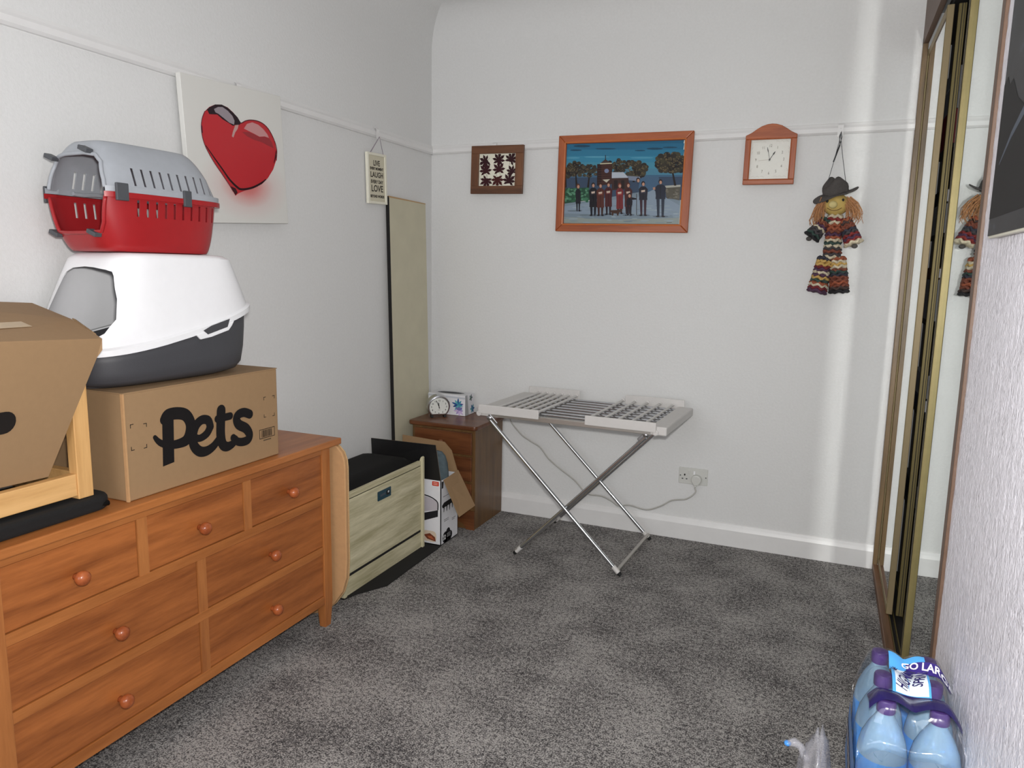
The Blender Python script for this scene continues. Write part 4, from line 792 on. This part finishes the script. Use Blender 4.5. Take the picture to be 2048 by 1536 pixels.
def poly(pts, col):
    pts = [P7(q) for q in pts]; layer[0] += 1; PAINT.flat(pts[::-1], FQ, 0.0080+layer[0]*2e-6, tuple(max(0, min(255, v)) for v in col))
def circ(x, y, rx, ry, col, n=10, a0=0): poly([(x+rx*math.cos(a0+2*math.pi*i/n), y+ry*math.sin(a0+2*math.pi*i/n)) for i in range(n)], col)
MB().prism([(-iw, -ih), (iw, -ih), (iw, ih), (-iw, ih)], FQ, 0.002, 0.0078).build('canvas', 'sign_rim', PT)
rnd = random.Random(3)
# sky bands
sky=[(270,(40,96,128)),(330,(44,106,140)),(400,(50,118,150)),(470,(58,130,160)),(540,(70,136,160)),(610,(76,128,152)),(680,(66,100,128))]
for i,(y,cx) in enumerate(sky): poly([(296,y-60),(1650,y-60),(1640,y+12),(296,y+12)] ,cx)
for (x,y,rx,ry) in [(530,300,100,14),(460,345,70,9),(1340,330,90,12),(1180,350,60,7),(1500,315,80,8),(800,330,120,8)]: circ(x,y,rx,ry,(36,72,96))
for (x,y,rx,ry) in [(700,420,150,10),(1200,430,130,9),(420,430,90,9)]: circ(x,y,rx,ry,(84,150,176))
poly([(296,650),(1640,640),(1630,900),(296,900)],(58,74,96))
poly([(1180,640),(1380,640),(1420,880),(1150,880)],(70,98,126))
# ground
poly([(292,930),(600,910),(1240,800),(1450,880),(1610,900),(1592,1192),(288,1172)],(120,136,148))
poly([(600,930),(1150,870),(1330,780),(1450,870),(1600,960),(1595,1080),(290,1050),(292,970)],(132,148,164))
poly([(292,1090),(900,1120),(1594,1100),(1592,1190),(288,1172)],(140,150,146))
for k in range(90):
    x=rnd.uniform(310,1570);y=rnd.uniform(960,1160);g=rnd.randint(-16,22);circ(x,y,rnd.uniform(15,60),rnd.uniform(3,8),(128+g,144+g,154+g),8)
# hedge left
poly([(296,770),(610,760),(620,900),(296,940)],(38,74,56))
for k in range(60):
    x=rnd.uniform(305,610);y=rnd.uniform(770,920);g=rnd.randint(0,60);circ(x,y,rnd.uniform(10,26),rnd.uniform(8,16),(40+g,90+g,62+g),7)
# stone wall right
poly([(1450,750),(1610,735),(1600,905),(1460,870)],(86,82,72))
for k in range(30):
    x=rnd.uniform(1462,1600);y=rnd.uniform(765,880);g=rnd.randint(-20,30);circ(x,y,16,9,(92+g,88+g,76+g),6)
poly([(1450,740),(1610,730),(1610,752),(1450,765)],(170,170,160))
# trees
def tree(x,y,R,n,bx,by,seed):
    poly([(bx-12,by),(x-6,y),(x+6,y),(bx+12,by)],(34,28,26))
    rr=random.Random(seed)
    for k in range(n):
        a=rr.uniform(0,6.28);d=R*math.sqrt(rr.random());g=rr.randint(-10,24)
        circ(x+d*math.cos(a),y+.75*d*math.sin(a),R*.24,R*.2,(48+g,44+g,40+g//2),8,a)
    for k in range(n):
        a=rr.uniform(0,6.28);d=R*math.sqrt(rr.random());circ(x+d*math.cos(a),y+.75*d*math.sin(a),R*.06,R*.05,(100,88,64),6)
    for k in range(5):
        a=rr.uniform(-2.4,-.7);poly([(x-4,y+R*.6),(x+4,y+R*.6),(x+R*.7*math.cos(a)+2,y+R*.6+R*.8*math.sin(a)),(x+R*.7*math.cos(a)-2,y+R*.6+R*.8*math.sin(a))],(36,30,28))
tree(340,600,70,30,340,760,1);tree(455,560,110,50,470,760,2);tree(620,580,90,40,600,760,3);tree(930,520,100,40,930,660,4);tree(1130,550,125,60,1110,700,5);tree(1510,490,150,80,1555,740,6)
# church
poly([(705,500),(870,490),(880,720),(703,740)],(62,38,34));poly([(705,500),(752,498),(752,735),(703,740)],(44,28,28))
for k in range(8): poly([(712,520+k*26),(868,514+k*26),(868,518+k*26),(712,524+k*26)],(84,52,42))
poly([(735,495),(798,445),(860,488)],(70,56,54));poly([(738,490),(870,485),(870,496),(738,502)],(196,190,160));poly([(795,400),(803,400),(803,455),(795,455)],(40,34,36))
circ(812,575,26,24,(120,130,160));poly([(765,672),(850,668),(810,705)],(190,186,168))
poly([(870,590),(1000,590),(1060,655),(870,658)],(176,184,196));poly([(1040,630),(1180,640),(1180,690),(1060,680)],(120,130,150))
poly([(870,656),(1055,652),(1060,780),(870,790)],(64,44,40));poly([(895,680),(935,680),(935,770),(895,775)],(40,30,30));poly([(975,680),(1010,680),(1010,770),(975,775)],(40,30,30))
# people: x, head y, shoulder half width, coat colour, coat bottom, feet y, legs colour
def person(x,hy,w,coat,cb,fy,legs,skin=(186,142,120),hair=(40,30,30),skirt=False,book=True):
    circ(x,fy,w*1.5,9,(92,104,118),10)
    for s in (-1,1): poly([(x+s*w*.15,cb-20),(x+s*w*.75,cb-20),(x+s*w*.6,fy),(x+s*w*.2,fy)],legs);circ(x+s*w*.5,fy,w*.35,9,(24,20,22),8)
    poly([(x-w*.45,hy+28),(x+w*.45,hy+28),(x+w,hy+60),(x+w*.85,hy+150),(x+w*.9,cb),(x-w*.9,cb),(x-w*.85,hy+150),(x-w,hy+60)],coat)
    poly([(x-w*.1,hy+40),(x+w*.08,hy+40),(x+w*.05,cb),(x-w*.05,cb)],tuple(int(v*.7) for v in coat))
    circ(x,hy-4,21,28,hair);circ(x+2,hy+4,14,20,skin)
    if book: poly([(x-w*.55,hy+78),(x+w*.55,hy+70),(x+w*.5,hy+100),(x-w*.5,hy+106)],tuple(min(255,int(v*1.35)+12) for v in coat));poly([(x-22,hy+72),(x+20,hy+66),(x+18,hy+88),(x-18,hy+94)],(196,176,160))
person(487,748,32,(30,30,38),940,1020,(34,34,42),hair=(90,50,36),book=False)
person(660,735,48,(26,24,30),980,1072,(24,24,34))
person(742,740,46,(84,44,36),985,1072,(60,34,30),hair=(64,36,28))
person(832,730,44,(74,32,34),975,1060,(40,28,34),hair=(70,40,30))
person(958,740,42,(116,44,46),1000,1050,(60,30,34),hair=(110,52,40))
person(1052,735,44,(72,36,34),975,1070,(44,28,32),hair=(84,40,30))
person(1215,720,50,(38,36,46),900,1072,(58,34,44))
person(1160,680,0.1,(60,50,50),720,740,(60,50,50),book=False)
person(1400,700,58,(36,40,54),890,1085,(40,48,62),book=False)
poly([(1330,765),(1380,740),(1395,775),(1340,800)],(36,40,54));poly([(1318,760),(1345,755),(1345,785),(1322,785)],(170,130,110))
person(1065,850,34,(28,24,32),960,1065,(30,26,34),book=False);poly([(1090,870),(1140,880),(1140,895),(1085,900)],(28,24,32))
poly([(1140,830),(1146,830),(1146,1070),(1140,1070)],(60,48,40))
# dog
poly([(865,1015),(945,1012),(965,1000),(985,1005),(980,1030),(945,1045),(945,1075),(930,1075),(925,1050),(890,1050),(885,1075),(870,1075),(868,1045),(850,1020)],(66,44,34))
poly([(1465,1152),(1520,1148),(1520,1154),(1465,1158)],(90,90,90))
for (x,y,rx) in [(420,1022,60),(560,1070,60)]: circ(x,y,rx,8,(104,118,128))

PAINT.build('painted_scene', 'print_gloss', PT)

# wall clock
WC = thing('wall_clock', 'square wall clock with arched orange wood frame left of the scarecrow doll', 'clock', (1.827, 0, 1.92))
TC = Matrix.Translation((1.8265, -0.021, 1.921)) @ Matrix.Rotation(R(0.6), 4, 'Y')
FC = lambda u, v, d: TC @ Vector((u, -d, v))
arch = [(-0.114, 0.108), (-0.104, 0.112), (-0.088, 0.120), (-0.068, 0.134), (-0.045, 0.148), (-0.02, 0.156), (0.0, 0.158), (0.02, 0.156), (0.045, 0.148), (0.068, 0.134), (0.088, 0.120), (0.104, 0.112), (0.114, 0.108)]
A_ = 0.090
MB().prism([(-0.114, 0.090)]+arch+[(0.114, 0.090)], FC, 0, 0.026).build('arched_top', 'frame_orange', WC, bevel=0.003)
MB().prism([(-0.114, -0.116), (0.114, -0.116), (0.114, -0.094), (-0.114, -0.094)], FC, 0, 0.026).build('frame_side', 'frame_orange', WC, bevel=0.003)
for s in (-1, 1): MB().prism([(s*0.114, -0.094), (s*A_, -0.094), (s*A_, 0.090), (s*0.114, 0.090)], FC, 0, 0.026).build('frame_side', 'frame_orange_v', WC, bevel=0.003)
m = MB()
for p0, p1 in (((-A_, 0.09), (A_, 0.09)), ((A_, 0.09), (A_, -0.094)), ((A_, -0.094), (-A_, -0.094)), ((-A_, -0.094), (-A_, 0.09))): m.rod(FC(p0[0], p0[1], 0.024), FC(p1[0], p1[1], 0.024), 0.003, 8)
m.build('inner_bead', 'frame_orange_v', WC)
plain('dial_white', (232, 231, 222), 0.3, var=0.01)
MB().prism([(-A_, -0.094), (A_, -0.094), (A_, 0.09), (-A_, 0.09)], FC, 0.002, 0.010).build('dial', 'dial_white', WC)
m = MB()
for k in range(12):
    a = R(90-30*(k+1)); m.text(str(k+1), 0.018, 0.062*math.cos(a), 0.062*math.sin(a)-0.002, FC, 0.0106, (120, 112, 96), 0.8)
for u in (-0.07, -0.05, -0.03, 0.03, 0.05, 0.07):
    for v in (0.078, -0.080): m.stroke([(u-0.008, v), (u, v+0.004), (u+0.008, v-0.002)], 0.0012, FC, 0.0105, (196, 190, 176))
for v in (-0.05, 0.03, 0.05):
    for s in (-1, 1): m.stroke([(s*0.080, v-0.006), (s*0.083, v), (s*0.078, v+0.007)], 0.0012, FC, 0.0105, (196, 190, 176))
m.build('numerals', 'print', WC)
for a, L, wd in ((R(104), 0.058, 0.0028), (R(58), 0.042, 0.0045)):
    m = MB(); m.stroke([(-0.006*math.cos(a), -0.002-0.006*math.sin(a)), (L*0.55*math.cos(a), -0.002+L*0.55*math.sin(a)), (L*0.72*math.cos(a), -0.002+L*0.72*math.sin(a)), (L*math.cos(a), -0.002+L*math.sin(a))], [wd*0.6, wd*0.6, wd*1.6, wd*0.4], FC, 0.0125, (24, 24, 26)); m.build('hand', 'print', WC)
m = MB(); m.stroke([(0.0, -0.002), (-0.05, -0.006)], 0.0008, FC, 0.0130, (150, 130, 110)); m.build('second_hand', 'print', WC)
MB().lathe([(0.004, 0), (0.004, 0.003), (0.001, 0.004)], TC @ Matrix.Translation((0, -0.0125, -0.002)) @ Matrix.Rotation(R(90), 4, 'X'), 12).build('centre_pin', 'black_paint', WC)
MB().prism([(-A_, -0.094), (A_, -0.094), (A_, 0.09), (-A_, 0.09)], FC, 0.0185, 0.020).build('glass', m_film('clock_glass', (250, 250, 250), 0.06, 0.12), WC)
MB().box(1.78, 1.87, -0.0205, -0.0, 1.95, 1.99).build('movement_box', 'black_paint', WC)

# ---------------------------------------------------------------- scarecrow doll
SD = thing('scarecrow_doll', 'stuffed scarecrow doll with grey felt hat and ruffled limbs on the back wall', 'doll', (2.13, -0.055, 1.30))
plain('felt_grey', (78, 74, 72), 0.95, var=0.1, scale=120, bmp=0.2); plain('doll_skin', (196, 168, 96), 0.8, var=0.08, scale=30); plain('doll_nose', (206, 190, 130), 0.7); plain('straw_hair', (172, 122, 80), 0.7, var=0.2, scale=60)
YD = -0.062
m = MB()
def ellip(m, c, rx, ry, rz, nu=18, nv=12, f=None):
    vs = []
    for j in range(nv+1):
        ph = math.pi*j/nv
        for i in range(nu):
            th = 2*math.pi*i/nu; q = Vector((rx*math.sin(ph)*math.cos(th), ry*math.sin(ph)*math.sin(th), rz*math.cos(ph))); vs.append(Vector(c)+(f(q) if f else q))
    return m.add(vs, [(j*nu+i, (j+1)*nu+i, (j+1)*nu+(i+1) % nu, j*nu+(i+1) % nu) for j in range(nv) for i in range(nu)])
hd = ellip(MB(), (2.128, YD, 1.705), 0.056, 0.046, 0.049, 22, 16).build('head', 'doll_skin', SD, smooth=True)
ellip(MB(), (2.116, YD-0.050, 1.701), 0.0185, 0.014, 0.0165).build('nose', 'doll_nose', hd, smooth=True)
for x, z, dy in ((2.156, 1.722, -0.036), (2.091, 1.718, -0.035)): ellip(MB(), (x, YD+dy, z), 0.0058, 0.005, 0.0065, 12, 8).build('eye', 'black_paint', hd, smooth=True)
plain('mouth_thread', (96, 58, 34), 0.8)
MB().tube([(2.092+0.062*t, YD-0.037-0.009*math.sin(math.pi*t), 1.688-0.013*math.sin(math.pi*t)) for t in [i/8 for i in range(9)]], 0.0012, 6).build('mouth', 'mouth_thread', hd)
# hat
TH2 = Matrix.Translation((2.124, YD+0.006, 1.752)) @ Matrix.Rotation(R(-9), 4, 'Y') @ Matrix.Rotation(R(12), 4, 'X')
m = MB(); vs = []; nr, nt_ = 6, 36
for i in range(nr+1):
    r_ = 0.044+(0.050)*i/nr
    for j in range(nt_):
        th = 2*math.pi*j/nt_; e_ = i/nr
        vs.append(TH2 @ Vector((r_*1.02*math.cos(th), r_*0.72*math.sin(th), 0.008*e_*math.cos(2*th+0.6)-(0.024 if math.cos(th) < 0 else -0.004)*e_*e_*abs(math.cos(th))+0.005*e_*math.sin(3*th+0.5))))
m.add(vs, [(i*nt_+j, i*nt_+(j+1) % nt_, (i+1)*nt_+(j+1) % nt_, (i+1)*nt_+j) for i in range(nr) for j in range(nt_)])
hat = m.build('hat_brim', 'felt_grey', SD, smooth=True, solid=0.004)
m = MB(); rr = []
for z, rx, wob in ((-0.006, 0.052, 0), (0.014, 0.052, 0.10), (0.032, 0.051, 0.22), (0.048, 0.048, 0.30), (0.058, 0.036, 0.34), (0.054, 0.014, 0.2)):
    rr.append([tuple(TH2 @ Vector((rx*math.cos(2*math.pi*j/24)*(1+wob*0.5*math.sin(2*2*math.pi*j/24+1)), 0.72*rx*math.sin(2*math.pi*j/24), z+0.10*wob*math.cos(2*math.pi*j/24*2+2.2)*0.6))) for j in range(24)])
loft(rr, close_top=True).build('hat_crown', 'felt_grey', SD, smooth=True)
m = MB(); m.tube([tuple(TH2 @ Vector((0.0535*math.cos(2*math.pi*j/24), 0.039*math.sin(2*math.pi*j/24), 0.006+0.005*math.sin(j)))) for j in range(25)], 0.004, 6); m.build('hat_band', 'felt_grey', SD, smooth=True)
# hair
rb = random.Random(21)
for sgn, x0, n_, Lm in ((1, 2.172, 70, 0.085), (-1, 2.078, 55, 0.105)):
    m = MB()
    for k in range(n_):
        x = x0+rb.uniform(-0.008, 0.016)*sgn; y = YD+rb.uniform(-0.042, 0.02); z = 1.722+rb.uniform(-0.02, 0.015); L = Lm*rb.uniform(0.65, 1.1); sp = rb.uniform(0.0, 1.0) if sgn > 0 else rb.uniform(-0.1, 0.6)
        m.tube([(x, y, z), (x+sgn*L*sp*0.55, y-0.006, z-L*0.35), (x+sgn*L*sp*0.8+rb.uniform(-0.006, 0.006), y-0.004, z-L*0.75), (x+sgn*L*sp*0.8+rb.uniform(-0.012, 0.012), y+rb.uniform(-0.01, 0.01), z-L)], [0.0022, 0.002, 0.0018, 0.0010], 4, cap=False)
    o = m.build('hair', 'straw_hair', SD, smooth=True); o['kind'] = 'stuff'
COLS = [(128, 44, 42), (52, 52, 64), (196, 160, 92), (30, 29, 32), (110, 36, 42), (206, 194, 168), (52, 72, 66), (78, 50, 74), (152, 82, 56), (66, 62, 64), (120, 66, 50), (200, 190, 166), (72, 56, 52)]
for i, cl in enumerate(COLS): plain('ruffle_%d' % i, cl, 0.85, var=0.25, scale=90)
rf = random.Random(17)
def ruffle(c, axis, r_, th, ci, squash=0.95):
    M = along(c, Vector(c)+Vector(axis)); m = MB(); n_ = 30; rings = []
    ph = rf.uniform(0, 6)
    for rad, h in ((0.25, -th*0.5), (0.8, -th*0.55), (1.0, -th*0.12), (1.0, th*0.12), (0.8, th*0.55), (0.25, th*0.5)):
        rings.append([tuple(M @ Vector((r_*rad*(1+0.09*math.sin(7*a+ph))*math.cos(a), r_*rad*squash*(1+0.07*math.sin(6*a+ph))*math.sin(a), h+0.006*rad*math.sin(6*a+ph)))) for a in [2*math.pi*j/n_ for j in range(n_)]])
    loft(rings, True, True).build('ruffle', 'ruffle_%d' % (ci % len(COLS)), SD, smooth=True)
def limb(p0, p1, r0, r1, n_, c0):
    p0, p1 = Vector(p0), Vector(p1); ax = (p1-p0).normalized(); L = (p1-p0).length
    for i in range(n_):
        t = (i+0.5)/n_; ci_ = rf.randint(0, 10); ruffle(p0+(p1-p0)*t, ax+Vector((rf.uniform(-.08, .08), rf.uniform(-.08, .08), 0)), r0+(r1-r0)*t, L/n_*1.1, c0+rf.randint(0, 10))
limb((2.130, YD, 1.658), (2.128, YD, 1.462), 0.034, 0.041, 15, 0)
limb((2.095, YD-0.006, 1.640), (2.036, YD-0.01, 1.560), 0.026, 0.041, 9, 3)
limb((2.170, YD-0.006, 1.640), (2.216, YD-0.01, 1.530), 0.028, 0.044, 10, 5)
limb((2.103, YD, 1.468), (2.077, YD-0.004, 1.310), 0.037, 0.046, 13, 1)
limb((2.155, YD, 1.468), (2.172, YD-0.004, 1.312), 0.037, 0.046, 13, 6)
for x, z in ((2.026, 1.553), (2.220, 1.520)): ellip(MB(), (x, YD-0.012, z), 0.013, 0.01, 0.010, 10, 8).build('hand', 'felt_grey', SD, smooth=True)
m = MB(); m.tube([(2.085, YD, 1.800), (2.103, -0.045, 1.890), (2.120, -0.036, 1.985), (2.124, -0.034, 2.026)], 0.0013, 6); m.tube([(2.161, YD, 1.805), (2.140, -0.045, 1.915), (2.126, -0.036, 2.0), (2.124, -0.034, 2.026)], 0.0013, 6); m.build('cord', 'clip_grey', SD)
m = MB(); m.tube([(2.124, -0.0345, 1.972), (2.103, -0.042, 1.896)], 0.0032, 6); m.tube([(2.124, -0.035, 1.972), (2.119, -0.035, 2.01), (2.126, -0.035, 2.03), (2.130, -0.035, 2.005), (2.124, -0.035, 1.972)], 0.0016, 6); m.build('cord_knot', 'black_paint', SD)

# ---------------------------------------------------------------- picture on the near right wall
RP = thing('dark_landscape_canvas', 'dark night landscape canvas on the near textured right wall', 'picture', (XR, -2.4, 1.47))
m, nt, b = newmat('night_paint'); v = coords(nt, (1, 2.0, 3.0)); n1 = noise(nt, v, 2.2, 5, 0.6)
nt.links.new(ramp(nt, n1, [(0.35, lin((24, 24, 26))), (0.55, lin((40, 42, 46))), (0.66, lin((92, 104, 118))), (0.75, lin((44, 46, 52)))]), b.inputs['Base Color']); b.inputs['Roughness'].default_value = 0.5; MATS['night_paint'] = m
MB().box(XR-0.019, XR-0.0065, -2.80, -2.062, 1.468, 2.10).build('canvas', 'night_paint', RP)
MB().box(XR-0.0165, XR-0.0062, -2.802, -2.058, 1.464, 2.102).build('stretcher_edge', 'sign_rim', RP)
m = MB(); F = lambda u, v, d: Vector((XR-0.019-d, u, v))
m.flat([(-2.09, 1.50), (-2.062, 1.50), (-2.062, 1.75), (-2.09, 1.76), (-2.11, 1.74), (-2.14, 1.745), (-2.20, 1.70), (-2.30, 1.66), (-2.35, 1.50)], F, 0.0004, (30, 29, 30)); m.stroke([(-2.10, 1.60), (-2.18, 1.64), (-2.3, 1.68)], [0.004, 0.012, 0.02], F, 0.0006, (84, 92, 104)); m.build('painted_ridge', 'print', RP)

# ---------------------------------------------------------------- shrink-wrapped water bottles
plain('cap_purple', (72, 50, 112), 0.3, var=0.04); plain('label_blue', (70, 140, 214), 0.3, var=0.03); plain('water_plastic', (178, 204, 226), 0.12, var=0.05)
m, nt, b = newmat('bottle_clear'); b.inputs['Base Color'].default_value = lin((168, 204, 232)); b.inputs['Roughness'].default_value = 0.08; b.inputs['Transmission Weight'].default_value = 0.5; b.inputs['IOR'].default_value = 1.25; v = coords(nt); bump(nt, b, noise(nt, v, 35), 0.3, 0.004); MATS['bottle_clear'] = m
def bottle_prof(h, r_):
    return [(r_*0.82, 0), (r_*0.96, 0.006), (r_, 0.02), (r_, h*0.30), (r_*0.93, h*0.33), (r_, h*0.36), (r_, h*0.62), (r_*0.97, h*0.66), (r_*0.88, h*0.73), (r_*0.66, h*0.81), (r_*0.42, h*0.875), (r_*0.34, h*0.90), (r_*0.34, h*0.93)]
BX = [2.289, 2.378]; BY = [-2.115, -2.213, -2.311, -2.409][:3]
BH, BR = 0.292, 0.0440
def bottle_pack(z0, lab, front_band):
    pk = thing('water_bottle_pack', lab, 'bottle pack', (2.334, -2.213, z0), group='stacked packs of bottled water')
    for y in BY:
        for x in BX:
            M = Matrix.Translation((x, y, z0+0.002)); bt = MB().lathe(bottle_prof(BH, BR), M, 22).build('bottle', 'bottle_clear', pk, smooth='auto')
            MB().lathe([(0.0165, BH*0.915), (0.0168, BH*0.92), (0.0172, BH*0.985), (0.0155, BH*1.0), (0.011, BH*1.005)], M, 20).build('cap', 'cap_purple', bt, smooth='auto')
            MB().lathe([(BR*1.004, BH*0.37), (BR*1.006, BH*0.372), (BR*1.006, BH*0.618), (BR*1.004, BH*0.62)], M, 22).build('label_sleeve', 'label_blue', bt, smooth='auto')
    # shrink film: draped grid over the caps with tucked sides
    mm = MB(); x0, x1, y0, y1 = BX[0]-BR-0.002, BX[-1]+BR+0.002, BY[-1]-BR-0.002, BY[0]+BR+0.002
    nx, ny = 34, 52; vs = []
    def hz(x, y):
        h = min(math.hypot(x-a, y-c) for a in BX for c in BY); ox = max(0, BX[0]-x, x-BX[-1]); oy = max(0, BY[-1]-y, y-BY[0]); o_ = max(0, math.hypot(ox, oy)-0.015)
        s_ = min(1, max(0, h-0.016)/0.045); s_ = s_*s_*(3-2*s_)
        return z0+BH*1.014-0.020*s_-0.9*o_-(8*o_*o_)
    for i in range(nx+1):
        for j in range(ny+1):
            u, v = i/nx, j/ny; x, y = x0+(x1-x0)*u, y0+(y1-y0)*v
            ex = min(u, 1-u)*(x1-x0); ey = min(v, 1-v)*(y1-y0); ed = min(ex, ey); z = hz(x, y)
            if ed < 0.02: z = z-(0.02-ed)*1.6
            vs.append((x, y, z+0.0015))
    mm.add(vs, [(i*(ny+1)+j, (i+1)*(ny+1)+j, (i+1)*(ny+1)+j+1, i*(ny+1)+j+1) for i in range(nx) for j in range(ny)])
    k = len(vs)
    per = [(i, 0) for i in range(nx)]+[(nx, j) for j in range(ny)]+[(i, ny) for i in range(nx, 0, -1)]+[(0, j) for j in range(ny, 0, -1)]
    idx = [i*(ny+1)+j for i, j in per]; np_ = len(idx); lowv = []
    for s in (0.5, 0.0):
        for t in idx: x, y, z = vs[t]; lowv.append((x, y, z0+0.004+(z-z0-0.004)*s))
    mm.v += lowv; prev = idx
    for lv in range(2):
        cur = [k+lv*np_+i for i in range(np_)]; mm.f += [(prev[i], prev[(i+1) % np_], cur[(i+1) % np_], cur[i]) for i in range(np_)]; mm.c += [None]*np_; prev = cur
    film = mm.build('shrink_film', 'clear_film', pk, smooth=True)
    # printing on the film (follows the film surface)
    S = lambda u, v, d: Vector((u, v, hz(u, v)+0.0035+d))
    def patch(nm, xa, xb, ya, yb, col, d, n1=14, n2=12, skew=0.0):
        q = MB(); q.add([S(xa+(xb-xa)*i/n1, ya+(yb-ya)*j/n2+skew*(i/n1), d) for i in range(n1+1) for j in range(n2+1)], [(i*(n2+1)+j, (i+1)*(n2+1)+j, (i+1)*(n2+1)+j+1, i*(n2+1)+j+1) for i in range(n1) for j in range(n2)], col); return q.build(nm, 'print_gloss', film, smooth=True)
    if front_band:
        patch('film_label', BX[0]+0.014, BX[1]-0.008, -2.262, -2.118, (84, 166, 228), 0.0)
        NV = (34, 26, 84)
        patch('film_band', BX[0]-0.030, BX[1]+0.036, -2.326, -2.258, NV, 0.0008, 20, 8, 0.0)
        patch('film_badge', BX[0]+0.020, BX[1]-0.012, -2.256, -2.160, (228, 236, 244), 0.0008, 14, 12)
        patch('film_banner', BX[0]+0.046, BX[1]+0.040, -2.166, -2.138, (58, 44, 120), 0.0014, 14, 5)
        q = MB(); mid = (BX[0]+BX[1])/2
        q.text('HIGHLAND', 0.030, mid-0.002, -2.208, S, 0.0065, NV, 0.58, R(74), 0.0003); q.text('SPRING', 0.026, mid+0.021, -2.214, S, 0.0065, NV, 0.62, R(74), 0.0003)
        q.text('GO LARGE', 0.021, BX[1]-0.004, -2.153, S, 0.0055, (240, 240, 248), 0.95, R(-6), 0.0005)
        for kx in range(6):
            a = R(60+kx*24); bx_, by_ = BX[0]+0.024, -2.172; q.stroke([(bx_, by_), (bx_+0.010*math.cos(a), by_+0.014*math.sin(a))], [0.004, 0.0015], S, 0.0020+kx*0.0001, NV)
        q.build('film_lettering', 'print_gloss', film)
    # side and front printing, flat on the film sides
    xs = x0-0.0015; Fx = lambda u, v, d: Vector((xs-d, u, z0+v)); Fy = lambda u, v, d: Vector((u, y0-0.0015-d, z0+v)); q = MB(); NV = (30, 24, 74)
    q.flat([(y1, 0.02), (y0, 0.02), (y0, 0.16), (y1-0.02, 0.15)], Fx, 0, (66, 132, 208)); q.flat([(y1, 0.07), (y0, 0.05), (y0, 0.10), (y1, 0.11)], Fx, 0.0005, NV)
    for kk in range(9): q.flat([(y1-0.02-kk*0.028, 0.085-kk*0.001), (y1-0.036-kk*0.028, 0.085-kk*0.001), (y1-0.032-kk*0.028, 0.10), (y1-0.022-kk*0.028, 0.10)], Fx, 0.001, (225, 230, 240))
    q.build('film_side_print', 'print_gloss', film)
    q = MB(); q.flat([(x0, 0.0), (x1, 0.0), (x1, 0.05), (x0, 0.05)], Fy, 0, (70, 140, 214)); q.build('film_front_print', 'print_gloss', film)
    return pk
bottle_pack(0.0, 'lower shrink-wrapped pack of bottled water on the carpet by the right wall', False)
bottle_pack(0.300, 'upper shrink-wrapped pack of purple-capped water bottles by the right wall', True)
# crumpled clear film lying beside the packs
cf = thing('crumpled_film', 'crumpled clear plastic film beside the water bottle packs', 'plastic film', (2.178, -2.255, 0))
rb = random.Random(31); m = MB(); nx, ny = 22, 22; vs = []
from mathutils import noise as mnoise
for i in range(nx+1):
    for j in range(ny+1):
        u, v = i/nx-0.5, j/ny-0.5; r_ = math.hypot(u, v)
        h = 0.46*max(0, 1-(r_/0.62)**2)+0.06*mnoise.noise(Vector((u*7, v*7, 1.3)))+0.03*mnoise.noise(Vector((u*17, v*17, 4.3)))
        vs.append((2.178+u*0.110+0.006*mnoise.noise(Vector((u*6, v*6, 9))), -2.255+v*0.34, max(0.004, h)))
m.add(vs, [(i*(ny+1)+j, (i+1)*(ny+1)+j, (i+1)*(ny+1)+j+1, i*(ny+1)+j+1) for i in range(nx) for j in range(ny)])
m.build('sheet', 'bag_film', cf, smooth=True)
m = MB(); m.tube([(2.160, -2.25, 0.385), (2.148, -2.222, 0.396), (2.134, -2.212, 0.396), (2.122, -2.215, 0.392)], [0.008, 0.008, 0.010, 0.007], 8); m.build('twisted_corner', 'bag_film', cf, smooth=True)
ellip(MB(), (2.121, -2.215, 0.392), 0.008, 0.008, 0.006, 8, 6).build('blue_print', 'label_blue', cf, smooth=True)
